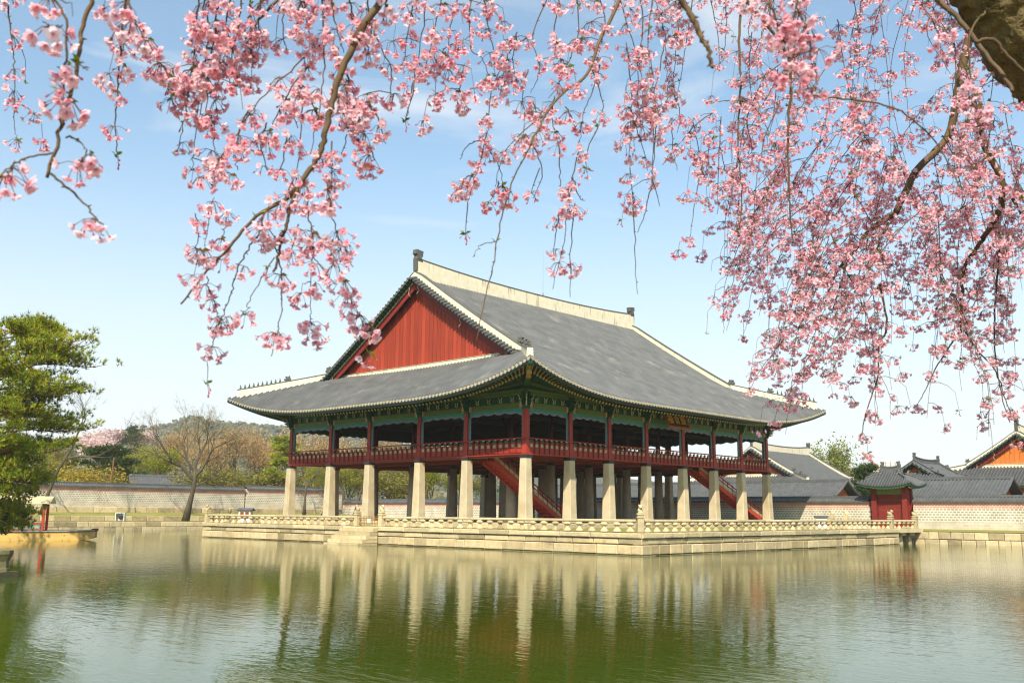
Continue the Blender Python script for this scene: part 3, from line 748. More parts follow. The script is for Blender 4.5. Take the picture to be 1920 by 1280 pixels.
# ------------------------------------------------------------------ the pavilion
XS = [0, 4.818, 9.55, 14.521, 19.879, 24.85, 29.582, 34.4]
YS = [0, 5.887, 11.158, 17.342, 22.613, 28.5]
PL, PS = 34.4, 28.5
I4 = Matrix.Identity(4)
pav = thing('pavilion', 'huge two-storey pavilion with grey tiled roof, red gable and open upper hall on stone pillars', 'pavilion', (17.2, 14.25, 1.7))
mb = MB()
b0, b1, ch = .40, .305, .05
def oct_(w, z): c = w - ch; return [(-c, -w, z), (c, -w, z), (w, -c, z), (w, c, z), (c, w, z), (-c, w, z), (-w, c, z), (-w, -c, z)]
mb.add(oct_(b0 + .015, 1.70) + oct_(b0 + .015, 1.98) + oct_(b0, 2.0) + oct_(b1, 6.18), [tuple(range(8))[::-1]] + [(k * 8 + j, k * 8 + (j + 1) % 8, k * 8 + 8 + (j + 1) % 8, k * 8 + 8 + j) for k in range(3) for j in range(8)] + [tuple(range(24, 32))])
SQ = mb.mesh('stone_pillar', ['pillar_stone'])
mb = MB(); mb.taper(.335, .335, .335, .335, 6.18, 6.36); mb.taper(.30, .30, .30, .30, 6.36, 6.42); CAP = mb.mesh('pillar_cap', ['black_band'])
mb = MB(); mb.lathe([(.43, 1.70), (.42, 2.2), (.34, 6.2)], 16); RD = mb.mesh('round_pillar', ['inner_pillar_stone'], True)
mb = MB(); mb.lathe([(.36, 6.2), (.36, 6.40)], 16); RCAP = mb.mesh('pillar_cap', ['black_band'])
mb = MB(); mb.taper(.62, .62, .58, .58, 1.665, 1.80); PLI = mb.mesh('plinth', ['granite_pale'])
mb = MB(); mb.taper(.185, .185, .175, .175, 6.42, 9.70); CLM = mb.mesh('column', ['red_paint'])
mb = MB(); mb.lathe([(.23, 6.5), (.21, 10.6)], 12); ICL = mb.mesh('inner_column', ['hall_red_shaded'], True)
for i, x in enumerate(XS):
    for j, y in enumerate(YS):
        edge = i in (0, 7) or j in (0, 5)
        if edge:
            p = put('stone_pillar', SQ, pav, (x, y, 0)); put('pillar_cap', CAP, p, (x, y, 0)); put('column', CLM, pav, (x, y, 0))
        else:
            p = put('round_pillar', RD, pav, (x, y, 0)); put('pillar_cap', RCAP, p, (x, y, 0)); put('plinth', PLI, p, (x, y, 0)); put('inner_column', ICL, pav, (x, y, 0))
# floor: boards, edge beams, girders, joists
mb = MB(); mb.box(-.12, PL + .12, -.12, PS + .12, 6.56, 6.66); put('floor_boards', mb.mesh('floor_boards', ['floor_red']), pav)
for x in XS:
    mb = MB(); mb.box(x - .13, x + .13, .19, PS - .19, 6.30, 6.558); put('floor_girder', mb.mesh('floor_girder', ['floor_red']), pav)
jo = MB()
for k in range(46):
    y = .25 + k * (PS - .5) / 45
    for a, b in zip(XS[:-1], XS[1:]): jo.box(a + .132, b - .132, y - .075, y + .075, 6.42, 6.556)
tag(put('floor_joists', jo.mesh('floor_joists', ['floor_red']), pav), kind='stuff')
PR_ = Roof(PL, PS, 3.75, 4.30, 10.50, .56, .0038, 2.13, 14.0, 2.40, 1.45, .37, 12)
# the bays of the outer ring: (start, end, fn) with u along the bay, n outward
def bays():
    for k in range(7): yield 'f', XS[k], XS[k + 1], (lambda u, n, z: (u, -n, z))
    for k in range(5): yield 'l', YS[k], YS[k + 1], (lambda u, n, z: (-n, u, z))
    for k in range(7): yield 'b', XS[k], XS[k + 1], (lambda u, n, z: (u, PS + n, z))
    for k in range(5): yield 'r', YS[k], YS[k + 1], (lambda u, n, z: (PL + n, u, z))
def ubox(mb, fn, u0, u1, n0, n1, z0, z1, m=0):
    vs = [fn(u, n, z) for z in (z0, z1) for u, n in ((u0, n0), (u1, n0), (u1, n1), (u0, n1))]
    mb.add(vs, [(0, 3, 2, 1), (4, 5, 6, 7), (0, 1, 5, 4), (1, 2, 6, 5), (2, 3, 7, 6), (3, 0, 4, 7)], m)
# railing stanchion: leaning out, lotus leaf on its head
def stanchion_mesh():
    mb = MB(); pr = [(.155, 6.44), (.215, 6.44), (.225, 6.72), (.205, 6.95), (.245, 7.18), (.33, 7.36), (.36, 7.47), (.30, 7.48), (.25, 7.40), (.175, 7.22), (.155, 6.95)]
    mb.prism(pr, -.045, .045, lambda u, v, w: (w, -u, v), 0)
    mb.ball((0, -.335, 7.495), (.10, .06, .035), 8, 4, 1); mb.ball((0, -.335, 7.46), (.05, .05, .03), 6, 4, 2)
    return mb.mesh('railing_stanchion', ['deep_red', 'cream_trim', 'turquoise'])
STA = stanchion_mesh()
ROT = {'f': 0, 'l': -math.pi / 2, 'b': math.pi, 'r': math.pi / 2}
def hwaban_mesh():
    mb = MB()
    mb.prism([(-.20, 0), (.20, 0), (.26, .16), (.16, .34), (.24, .50), (-.24, .50), (-.16, .34), (-.26, .16)], .0, .07, lambda u, v, w: (u, -w, v), 0)
    for s in (-1, 1): mb.tube([(s * .02, -.08, .05), (s * .15, -.11, .14), (s * .07, -.12, .26), (s * .20, -.13, .44)], [.022, .03, .03, .02], 5, 1)
    mb.ball((0, -.09, .24), (.06, .03, .08), 7, 4, 2)
    return mb.mesh('carved_bracket', ['green_paint', 'cream_trim', 'turquoise'])
HWA = hwaban_mesh()
for sd, u0, u1, fn in bays():
    w = u1 - u0; a, b = u0 + .19, u1 - .19; rz = ROT[sd]
    # lintel with painted band ends
    mb = MB(); ubox(mb, fn, u0 + .16, u1 - .16, -.14, .14, 9.72, 10.12, 0)
    for q, e in ((0, u0 + .18), (1, u1 - .18)):
        for t, (m, wd) in enumerate(((1, .14), (2, .07), (3, .16), (4, .06), (5, .08))):
            off = (.0, .14, .21, .37, .43)[t]; x0 = e + off if q == 0 else e - off - wd
            ubox(mb, fn, x0, x0 + wd, -.143, .143 + .002 * t, 9.717, 10.123, m)
    put('lintel', mb.mesh('lintel', ['olive_green', 'green_paint', 'cream_trim', 'hip_gold', 'turquoise', 'red_paint']), pav)
    mb = MB(); ubox(mb, fn, u0 - .0, u1, -.05, .05, 10.12, 10.86, 0); ubox(mb, fn, u0, u1, -.11, .11, 10.66, 10.86, 1); put('frieze_board', mb.mesh('frieze_board', ['green_paint', 'olive_green']), pav)
    mb = MB(); mb.tube([fn(u0, .02, 11.0), fn(u1, .02, 11.0)], .13, 8); put('purlin', mb.mesh('purlin', ['olive_green']), pav)
    nh = 4
    for k in range(nh):
        u = u0 + w * (k + 1) / (nh + 1) ; put('carved_bracket', HWA, pav, fn(u, .055, 10.13), rz)
    # carved frame that hangs in the opening
    for layer, (mt, d0, dz, nn) in enumerate((('turquoise', 0.0, 0.0, .055), ('violet_grey', .10, .10, .035))):
        N = 26; top = []; 
        for k in range(N + 1):
            t = k / N; u = a + (b - a) * t; q = abs(2 * t - 1)
            z = 9.72 - (.15 + dz) - (.09 + dz * .5) * abs(math.sin(t * math.pi * (6 if layer == 0 else 5) + layer)) - .22 * q ** 5
            top.append((u, z))
        mb = MB()
        for k in range(N):
            (ua, za), (ub, zb_) = top[k], top[k + 1]; mb.add([fn(ua, nn, 9.722), fn(ub, nn, 9.722), fn(ub, nn, zb_), fn(ua, nn, za), fn(ua, -nn, 9.722), fn(ub, -nn, 9.722), fn(ub, -nn, zb_), fn(ua, -nn, za)], [(0, 1, 2, 3), (7, 6, 5, 4), (3, 2, 6, 7)])
        for sgn, e in ((1, a), (-1, b)):
            M_ = 22; pv = None
            for k in range(M_ + 1):
                z = 9.72 - (9.72 - 7.45) * k / M_; ww = (.085 + d0 * .6) + .035 * abs(math.sin(k * .9 + layer)); 
                if pv: mb.add([fn(e, nn, pv[0]), fn(e + sgn * pv[1], nn, pv[0]), fn(e + sgn * ww, nn, z), fn(e, nn, z), fn(e, -nn, pv[0]), fn(e + sgn * pv[1], -nn, pv[0]), fn(e + sgn * ww, -nn, z), fn(e, -nn, z)], [(0, 1, 2, 3), (7, 6, 5, 4), (1, 5, 6, 2)])
                pv = (z, ww)
        put('carved_valance', mb.mesh('carved_valance', [mt]), pav)
    # railing of the bay
    mb = MB(); ubox(mb, fn, u0 + .17, u1 - .17, .06, .13, 6.42, 7.30, 0); k = max(6, int(round((w - .4) / .58))); st = (w - .40) / k
    for i in range(k):
        c = u0 + .2 + (i + .5) * st; ubox(mb, fn, c - .13, c + .13, .11, .137, 6.96, 7.19, 1)
    ubox(mb, fn, u0 + .17, u1 - .17, .12, .165, 6.90, 6.935, 2)
    put('railing_panel', mb.mesh('railing_panel', ['red_paint', 'rail_beige', 'deep_red']), pav)
    mb = MB(); ubox(mb, fn, u0 - (.22 if u0 == 0 else 0), u1 + (.22 if u1 in (PL, PS) else 0), .19 if u0 or True else 0, .235, 6.425, 6.50, 0); put('railing_sill', mb.mesh('railing_sill', ['red_paint']), pav)
    mb = MB(); mb.tube([fn(u0 - (.33 if u0 == 0 else 0), .335, 7.565), fn(u1 + (.33 if u1 in (PL, PS) else 0), .335, 7.565)], .048, 7); put('handrail', mb.mesh('handrail', ['red_paint']), pav)
    mb = MB()
    for i in range(k):
        c = u0 + .2 + (i + .5) * st; pts = [fn(c + .17 * math.cos(q * math.pi / 5), .13, 7.39 + .065 * math.sin(q * math.pi / 5)) for q in range(11)]
        mb.tube(pts, .028, 5)
    put('railing_scroll', mb.mesh('railing_scroll', ['turquoise']), pav)
    for i in range(k + 1):
        if i in (0, k): continue
        u = u0 + .2 + i * st; put('railing_stanchion', STA, pav, fn(u, 0, 0), rz)
    for i in (0,):
        put('railing_lotus', STA, pav, fn(u0, .03, 0), rz) if False else None
for nm, ln, fn in PR_.sides():                       # boards that close the gap up to the rafters, rising to the corners
    mb = MB(); k = 30
    for i in range(k):
        e0, e1 = ln * i / k, ln * (i + 1) / k
        q = [(e0, 10.862), (e1, 10.862), (e1, PR_.zs(e1, 0, ln) - .02), (e0, PR_.zs(e0, 0, ln) - .02)]
        mb.add([fn(e, .06, z) for e, z in q] + [fn(e, -.02, z) for e, z in q], [(3, 2, 1, 0), (4, 5, 6, 7), (3, 7, 6, 2)])
        q = [(e0, PR_.zs(e0, 0, ln) - .42), (e1, PR_.zs(e1, 0, ln) - .42), (e1, PR_.zs(e1, 0, ln) - .20), (e0, PR_.zs(e0, 0, ln) - .20)]
        mb.add([fn(e, -.16, z) for e, z in q] + [fn(e, -.02, z) for e, z in q], [(0, 1, 2, 3), (3, 2, 6, 7), (4, 5, 1, 0)], 1)
    put('rafter_board', mb.mesh('rafter_board', ['green_paint', 'olive_green']), pav)
# winged capitals on every outer column
def capital_mesh():
    mb = MB(); mb.taper(.21, .21, .24, .24, 9.66, 9.80, 0, 0, 0)
    pr = [(-.5, 9.80), (.30, 9.80), (.52, 9.92), (.40, 9.98), (.62, 10.16), (.44, 10.22), (.74, 10.46), (.42, 10.44), (.40, 10.84), (-.5, 10.84)]
    mb.prism(pr, -.085, .085, lambda u, v, w: (w, -u, v), 0)
    mb.tube([(0, -.40, 9.84), (0, -.58, 9.95), (0, -.50, 10.06), (0, -.68, 10.2)], [.03, .045, .04, .02], 5, 1)
    mb.tube([(0, -.50, 10.24), (0, -.70, 10.34), (0, -.66, 10.44), (0, -.82, 10.56)], [.03, .04, .035, .02], 5, 1)
    mb.box(-.22, .22, -.22, .22, 10.14, 10.30, 0); mb.box(-.16, .16, -.2, .2, 10.30, 10.86, 0)
    mb.beam((-.55, -.10, 10.46), (.55, -.10, 10.46), .12, .14, 2); mb.beam((-.42, -.12, 10.16), (.42, -.12, 10.16), .12, .10, 2)
    return mb.mesh('winged_capital', ['green_paint', 'cream_trim', 'dark_green'])
CPT = capital_mesh()
for x in XS[1:-1]:
    put('winged_capital', CPT, pav, (x, 0, 0), 0); put('winged_capital', CPT, pav, (x, PS, 0), math.pi)
for y in YS[1:-1]:
    put('winged_capital', CPT, pav, (0, y, 0), -math.pi / 2); put('winged_capital', CPT, pav, (PL, y, 0), math.pi / 2)
for x, y, a in ((0, 0, -45), (PL, 0, 45), (PL, PS, 135), (0, PS, -135)):
    put('winged_capital', CPT, pav, (x, y, 0), R(a), (1.25, 1.25, 1)) ; put('winged_capital', CPT, pav, (x, y, .003), R(a + 45), (1, 1, .998)); put('winged_capital', CPT, pav, (x, y, .005), R(a - 45), (1, 1, .997))
# upper hall: ceiling with beams, inner lattice
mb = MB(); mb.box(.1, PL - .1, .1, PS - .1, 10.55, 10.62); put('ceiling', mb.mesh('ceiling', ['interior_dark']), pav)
for x in XS[1:-1]:
    mb = MB(); mb.box(x - .16, x + .16, .2, PS - .2, 10.05, 10.45); put('ceiling_beam', mb.mesh('ceiling_beam', ['ceiling_beam']), pav)
for y in YS[1:-1]:
    mb = MB(); mb.box(.2, PL - .2, y - .14, y + .14, 9.70, 10.02); put('ceiling_beam', mb.mesh('ceiling_beam', ['ceiling_beam']), pav)
for k in range(26):
    y = .8 + k * 1.06; mb = MB(); mb.box(.3, PL - .3, y - .05, y + .05, 10.46, 10.545); put('ceiling_batten', mb.mesh('ceiling_batten', ['ceiling_beam']), pav)
for x0, x1, y0, y1 in ((XS[1], XS[6], YS[2], YS[2]), (XS[1], XS[6], YS[4], YS[4])):
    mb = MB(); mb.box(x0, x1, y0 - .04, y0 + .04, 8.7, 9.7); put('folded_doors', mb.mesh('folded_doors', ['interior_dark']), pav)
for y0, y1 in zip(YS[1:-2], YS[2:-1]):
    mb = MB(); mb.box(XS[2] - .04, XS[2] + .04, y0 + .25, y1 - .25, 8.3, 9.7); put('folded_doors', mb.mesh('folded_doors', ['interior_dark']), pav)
# roof
PR = Roof(PL, PS, 3.75, 4.30, 10.50, .56, .0038, 2.13, 14.0, 2.40, 1.45, .37, 12)
build_roof(pav, PR, I4, figs=10, fig_hips=((0, 1), (0, 0), (1, 0), (1, 1)))
fly, raf = PR.rafters(.40)
tag(put('flying_rafters', fly.mesh('flying_rafters', ['green_paint', 'turquoise', 'hip_gold']), pav), kind='stuff')
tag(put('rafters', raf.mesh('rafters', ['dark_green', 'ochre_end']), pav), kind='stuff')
for sx in (0, 1):
    for sy in (0, 1):
        X = (lambda x: x) if sx == 0 else (lambda x: PL - x); Y = (lambda y: y) if sy == 0 else (lambda y: PS - y)
        P3 = lambda c, dz: Vector((X(c), Y(c), PR.zs(c, c, PL) - dz))
        mb = MB(); mb.beam(P3(1.5, .45), P3(-2.2, .30), .36, .44, 1); mb.beam(P3(-2.2, .30), P3(-2.95, .25), .34, .42, 0); mb.beam(P3(-2.95, .25), P3(-3.0, .25), .355, .435, 2)
        mb.beam(P3(-2.1, .02), P3(-3.5, .05), .30, .34, 0); mb.beam(P3(-3.5, .05), P3(-4.05, .06), .28, .32, 1); mb.ball(P3(-4.1, .06), (.2, .2, .2), 8, 5, 3)
        put('hip_rafter', mb.mesh('hip_rafter', ['hip_gold', 'green_paint', 'cream_trim', 'turquoise']), pav)
mb = MB(); mb.tube([(18.1, 14.25, 23.1), (18.1, 14.25, 23.35)], .07, 6); mb.tube([(18.1, 14.25, 23.3), (18.1, 14.25, 27.6)], [.022, .008], 5); put('lightning_rod', mb.mesh('lightning_rod', ['steel']), pav)
# stairs up to the hall
def stairs(x0, x1, y, w=1.5, z0=1.7, z1=6.5):
    n = 16; d = Vector((x1 - x0, 0, z0 - z1)).normalized()
    for s in (-1, 1):
        yy = y + s * w / 2
        mb = MB(); mb.beam((x0, yy, z1 - .15), (x1, yy, z0 + .12), .09, .34, 0); put('stringer', mb.mesh('stringer', ['stair_red']), st_)
        mb = MB(); mb.tube([(x0, yy, z1 + .85), (x1, yy, z0 + 1.05)], .05, 7, 0); put('stair_handrail', mb.mesh('stair_handrail', ['deep_red']), st_)
        mb = MB(); mb.beam((x0, yy, z1 + .25), (x1, yy, z0 + .45), .05, .26, 0); put('stair_panel', mb.mesh('stair_panel', ['rail_beige']), st_)
        mb = MB(); mb.beam((x0, yy, z1 + .55), (x1, yy, z0 + .75), .06, .07, 0); mb.beam((x0, yy, z1 + .08), (x1, yy, z0 + .30), .06, .07, 0); put('stair_rail', mb.mesh('stair_rail', ['red_paint']), st_)
        for k in range(15):
            t = k / 14; x = x0 + (x1 - x0) * t; z = z1 + (z0 - z1) * t + .2 * t
            mb = MB(); mb.box(-.035, .035, -.035, .035, .1, .95); put('stair_post', mb.mesh('stair_post', ['deep_red']), st_, (x, yy, z))
        mb = MB(); mb.box(-.07, .07, -.07, .07, 0, 1.35); mb.taper(.09, .09, .03, .03, 1.35, 1.47); put('newel', mb.mesh('newel', ['stair_red']), st_, (x1 + .05, yy, z0))
    for k in range(n):
        t = (k + .5) / n; mb = MB(); mb.box(-.19, .19, -w / 2 + .06, w / 2 - .06, -.025, .025); mb.box(.13, .15, -w / 2 + .06, w / 2 - .06, -.25, -.026)
        put('tread', mb.mesh('tread', ['stair_red']), st_, (x0 + (x1 - x0) * t, y, z1 + (z0 - z1) * t))
st_ = thing('staircase', 'steep red wooden staircase behind the near corner pillar', 'staircase', (5.5, 4.5, 1.7), group='red staircases under the pavilion'); stairs(.9, 8.6, 4.55, 1.1, 1.7, 6.25)
st_ = thing('staircase', 'dark red wooden staircase beneath the far right end of the pavilion', 'staircase', (32, 1.2, 1.7), group='red staircases under the pavilion'); stairs(23.4, 34.6, 1.15, 1.1, 1.7, 6.25)
# name board under the eave
sg = thing('name_board', 'tilted wooden name board with three gold characters under the long eave', 'sign', (17.2, -1.35, 9.75))
TS = Matrix.Translation((17.2, -1.30, 10.02)) @ Matrix.Rotation(R(90 - 24), 4, 'X')   # board plane, leaning out at the top
def sput(nm, mb, mats): put(nm, mb.mesh(nm, mats), sg, mat4=TS)
mb = MB(); mb.box(-1.45, 1.45, -.58, .58, -.05, .0); sput('board', mb, ['sign_board'])
for x0, x1, y0, y1 in ((-1.62, 1.62, .58, .76), (-1.62, 1.62, -.76, -.58), (-1.62, -1.45, -.578, .578), (1.45, 1.62, -.578, .578)):
    mb = MB(); mb.box(x0, x1, y0, y1, -.06, .05); sput('frame', mb, ['sign_frame'])
for i, chx in enumerate('樓會慶'):
    cu = bpy.data.curves.new('character', 'FONT'); cu.body = chx; cu.size = .88; cu.align_x = 'CENTER'; cu.align_y = 'CENTER'; cu.extrude = .012; cu.offset = .004
    to = bpy.data.objects.new('character', cu); COL.objects.link(to); bpy.context.view_layer.update()
    me = bpy.data.meshes.new_from_object(to.evaluated_get(bpy.context.evaluated_depsgraph_get())); bpy.data.objects.remove(to)
    me.materials.clear(); me.materials.append(M['sign_gold'])
    put('character', me, sg, mat4=TS @ Matrix.Translation((-.93 + .93 * i, 0, .016)))
for s in (-1, 1):
    mb = MB(); mb.beam((s * 1.2, .7, -.08), (s * 1.2, .72, -.9), .06, .06); sput('bracket_arm', mb, ['dark_green'])
# ------------------------------------------------------------------ banks, walls, gate and halls around the pond
def long_roof(root, ln, half, ze, zr, T, sp=.32, tile='roof_tile_dark', n=4, ends=True, cap=.16, capw=.30, sag=.12, ridge='ridge'):
    """gabled tiled roof, ridge along local x from 0 to ln, eaves at y=+-half"""
    mb = MB(); k = int(ln / sp); s = ln / k; r = s * .33
    prof = [(-half + half * j / n) for j in range(n + 1)]
    hz_ = lambda y: zr - (zr - ze) * (abs(y) / half) - sag * 4 * (abs(y) / half) * (1 - abs(y) / half)
    for sg_ in (1, -1):
        for i in range(k):
            x = (i + .5) * s; vs = []; v2 = []
            for y in prof:
                z = hz_(y); vs += [(x - s / 2, y * sg_, z), (x + s / 2, y * sg_, z)]
                v2 += [(x - r, y * sg_, z), (x - r * .6, y * sg_, z + r), (x + r * .6, y * sg_, z + r), (x + r, y * sg_, z)]
            mb.add(vs, [(2 * j, 2 * j + 1, 2 * j + 3, 2 * j + 2) for j in range(n)], 0)
            mb.add(v2, [(4 * j + q, 4 * j + q + 1, 4 * j + 5 + q, 4 * j + 4 + q) for j in range(n) for q in range(3)] + [(0, 1, 2, 3)], 0)
            mb.add([(x - s / 2, -half * sg_, ze), (x + s / 2, -half * sg_, ze), (x + s / 2, -half * sg_, ze - .07), (x, -half * sg_, ze - .14), (x - s / 2, -half * sg_, ze - .07)], [(0, 1, 2, 3, 4)], 0)
        mb.add([(0, -half * sg_, ze - .05), (ln, -half * sg_, ze - .05), (ln, -half * sg_ * .3, ze - .02), (0, -half * sg_ * .3, ze - .02)], [(0, 1, 2, 3)], 0)
    tag(put('roof_tiles', mb.mesh('roof_tiles', [tile]), root, mat4=T), kind='stuff')
    mb = MB(); q = 10
    for i in range(q):
        mb.beam((ln * i / q, 0, zr + cap / 2), (ln * (i + 1) / q, 0, zr + cap / 2), capw, cap)
        mb.beam((ln * i / q, 0, zr + cap + .03), (ln * (i + 1) / q, 0, zr + cap + .03), capw * .6, .06)
    put(ridge, mb.mesh(ridge, [tile]), root, mat4=T)
    if ends:
        for x in (.12, ln - .12):
            mb = MB()
            for sg_ in (1, -1):
                pts = [(x, y * sg_, hz_(y) + .09) for y in prof]
                mb.tube(pts + [(x, 0, zr + .1)], .15, 6)
            put('end_ridge', mb.mesh('end_ridge', [tile]), root, mat4=T)

def palace_wall(name, label, ln, base, T2, h=2.45, seed=0):
    t = thing(name, label, 'wall', tuple(T2.translation)); T = T2 @ Matrix.Translation((0, 0, base))
    mb = MB(); mb.box(0, ln, 0, .6, -.3, h); put('brick_body', mb.mesh('brick_body', ['palace_brick']), t, mat4=T)
    mb = MB(); mb.box(0, ln, -.06, .66, h - .0, h + .08); put('eave_course', mb.mesh('eave_course', ['granite_pale']), t, mat4=T)
    tt = T @ Matrix.Translation((0, .3, 0)); long_roof(t, ln, .56, h + .10, h + .44, tt, sp=.30, n=2, sag=.02, cap=.12, capw=.26, ends=False)
    return t
Rz = lambda a: Matrix.Rotation(R(a), 4, 'Z')
EW = 43.5
# local +x runs towards -y for the east wall so that its face looks to -x
palace_wall('palace_wall', 'patterned brick wall with pink upper band right of the red gate', 60, 1.25, Matrix.Translation((EW, -10.3, 0)) @ Rz(-90))
palace_wall('palace_wall', 'patterned brick wall with pink upper band left of the red gate, behind the pavilion', 84, 1.25, Matrix.Translation((EW, 78, 0)) @ Rz(-90))
palace_wall('palace_wall', 'long sunlit brick wall with dark tile coping across the north bank', 146, 2.75, Matrix.Translation((-120, 78, 0)))
palace_wall('palace_wall', 'slightly taller brick wall section behind the left pavilion pillars', 17, 2.98, Matrix.Translation((26.3, 78, 0)))

# north bank: revetment, low second wall, footing stones, grass terraces
nb_ = thing('north_bank_wall', 'low block wall lining the pond edge along the north bank', 'bank wall', (4, 68, 0))
course(nb_, (-40, 68), (38, 68), -.4, .40, .9, 1.7, .5, .03, ('granite', 'granite_pale'))
course(nb_, (-40, 68), (38, 68), .40, 1.02, 1.1, 2.6, .5, .0, ('granite', 'granite', 'granite_pale'))
n2 = thing('garden_retaining_wall', 'second low stone wall set back on the grassy north bank', 'retaining wall', (4, 72, 1))
course(n2, (-40, 72), (42, 72), 1.0, 1.68, 1.0, 2.4, .4, 0, ('granite', 'granite', 'granite_pale'))
n3 = thing('wall_footing', 'row of rough footing stones under the north brick wall', 'footing', (4, 77.6, 2))
course(n3, (-40, 77.7), (42, 77.7), 2.02, 2.76, 1.2, 3.0, .4, 0, ('granite', 'granite', 'granite_pale'))
mb = MB(); k = 40
vs = []
for i in range(k + 1):
    x = -300 + 343 * i / k; vs += [(x, 72.25, 1.0), (x, 72.28, 1.66), (x, 77.75, 2.08), (x, 79, 2.2), (x, 220, 2.4)]
mb.add(vs, [(5 * i + j, 5 * i + 5 + j, 5 * i + 6 + j, 5 * i + 1 + j) for i in range(k) for j in range(4)])
tag(put('upper_bank', mb.mesh('upper_bank', ['grass'])), kind='structure')
mb = MB(); mb.add([(-60, 68.4, 1.03), (38, 68.4, 1.03), (38, 72.02, 1.05), (-60, 72.02, 1.05)], [(0, 1, 2, 3)]); tag(put('bank_grass', mb.mesh('bank_grass', ['grass'])), kind='structure')
eb = thing('east_bank_wall', 'two-course block wall lining the pond edge along the east bank', 'bank wall', (38, -18, 0))
course(eb, (38, 10), (38, -44), -.4, .42, .7, 1.3, .5, .03, ('granite_pale', 'granite'))
course(eb, (38, 10), (38, -44), .42, 1.06, .8, 1.3, .5, .0, ('granite_pale', 'granite', 'granite_pale'))
mb = MB(); mb.add([(38.4, -44, 1.07), (43.5, -44, 1.22), (43.5, 60, 1.22), (38.4, 60, 1.07)], [(0, 1, 2, 3)]); tag(put('east_bank_grass', mb.mesh('east_bank_grass', ['grass'])), kind='structure')

# red gate in the east wall
gt = thing('palace_gate', 'red double-leaf gate under a small grey tiled roof in the east wall', 'gate', (EW, -8.15, 1.25))
GY, GW = -8.15, 2.95
for y in (GY - GW / 2, GY + GW / 2):
    mb = MB(); mb.taper(.26, .26, .24, .24, 1.2, 5.05); put('gate_post', mb.mesh('gate_post', ['deep_red']), gt, (EW - .15, y, 0))
    mb = MB(); mb.taper(.36, .36, .30, .30, 1.15, 1.42); put('post_base', mb.mesh('post_base', ['granite_pale']), gt, (EW - .15, y, 0))
    mb = MB(); mb.taper(.20, .20, .20, .20, 1.2, 5.0); put('rear_post', mb.mesh('rear_post', ['deep_red']), gt, (EW + 1.1, y, 0))
    mb = MB(); mb.box(EW - .1, EW + 1.1, y - .06, y + .06, 1.4, 4.9); put('side_panel', mb.mesh('side_panel', ['red_paint']), gt)
mb = MB(); mb.box(EW - .30, EW + .02, GY - GW / 2 + .262, GY + GW / 2 - .262, 4.45, 4.95); put('lintel', mb.mesh('lintel', ['olive_green']), gt)
mb = MB(); mb.box(EW - .25, EW + 1.0, GY - GW / 2 - .2, GY + GW / 2 + .2, 4.96, 5.75); put('bracket_band', mb.mesh('bracket_band', ['dark_green']), gt)
mb = MB(); mb.box(EW - .20, EW + .02, GY - GW / 2 + .262, GY + GW / 2 - .262, 4.22, 4.448); put('door_head', mb.mesh('door_head', ['deep_red']), gt)
for s in (0, 1):
    y0 = GY - 1.20 + s * 1.205
    for i in range(4):
        mb = MB(); mb.box(EW - .02, EW + .05, y0 + i * .30, y0 + i * .30 + .288, 1.45, 4.22); put('door_plank', mb.mesh('door_plank', ['deep_red']), gt)
    for z in (1.75, 2.9, 3.85):
        mb = MB(); mb.box(EW - .05, EW - .022, y0 + .02, y0 + 1.17, z, z + .09); put('door_batten', mb.mesh('door_batten', ['floor_red']), gt)
mb = MB(); mb.box(EW - .22, EW + .1, GY - 1.20, GY + 1.20, 1.2, 1.45); put('threshold', mb.mesh('threshold', ['red_paint']), gt)
GR = Roof(GW, 1.9, 1.0, 1.12, 5.22, .66, .04, .42, 2.6, .55, .15, .27, 6)
TG = Matrix.Translation((EW - .45, GY + GW / 2, 0)) @ Rz(-90)
build_roof(gt, GR, TG, True, 'roof_tile_dark', 'red_board', .34, .16, .14, .42, True, 0, 'roof_tile_dark', 'roof_tile_dark', None, 'olive_green', 'green_paint')
f_, r_ = GR.rafters(.30, ('front', 'left', 'right'))
tag(put('flying_rafters', f_.mesh('flying_rafters', ['green_paint', 'turquoise', 'hip_gold']), gt, mat4=TG), kind='stuff'); tag(put('rafters', r_.mesh('rafters', ['green_paint', 'ochre_end']), gt, mat4=TG), kind='stuff')

# corridor buildings behind the east wall
def corridor(label, y0, y1, xr=54.6, half=3.3, ze=4.40, zr=6.15):
    t = thing('corridor_building', label, 'building', (xr, (y0 + y1) / 2, 1), group='corridor buildings behind the east wall')
    T = Matrix.Translation((xr, y1, 0)) @ Rz(-90); ln = y1 - y0
    mb = MB(); mb.box(.8, ln - .8, -2.3, 2.3, 1.0, ze - .1); put('wall', mb.mesh('wall', ['orange_gable']), t, mat4=T)
    mb = MB(); mb.box(.4, ln - .4, -2.75, -2.55, ze - .16, ze + .06); put('eave_beam', mb.mesh('eave_beam', ['dark_green']), t, mat4=T)
    mb = MB(); mb.prism([(-2.3, ze - .1), (2.3, ze - .1), (0, zr - .35)], .85, ln - .85, lambda u, v, w: (w, u, v)); put('gable_core', mb.mesh('gable_core', ['orange_gable']), t, mat4=T)
    long_roof(t, ln, half, ze, zr, T, sp=.36, n=5, sag=.13, cap=.22, capw=.36)
    for i in range(int(ln / 3)):
        mb = MB(); mb.box(-.13, .13, -.13, .13, 1.0, ze - .1); put('post', mb.mesh('post', ['deep_red']), t, mat4=T @ Matrix.Translation((1 + i * 3, -2.45, 0)))
corridor('long low tiled corridor roof right of the gate, behind the wall', -16.2, -3.2)
corridor('long low tiled corridor roof running behind the pavilion pillars, left of the gate', 0.9, 46)
corridor('tiled corridor roof end at the right photo edge behind the wall', -40, -17.2, 56.0, 3.3, 4.1, 5.85)

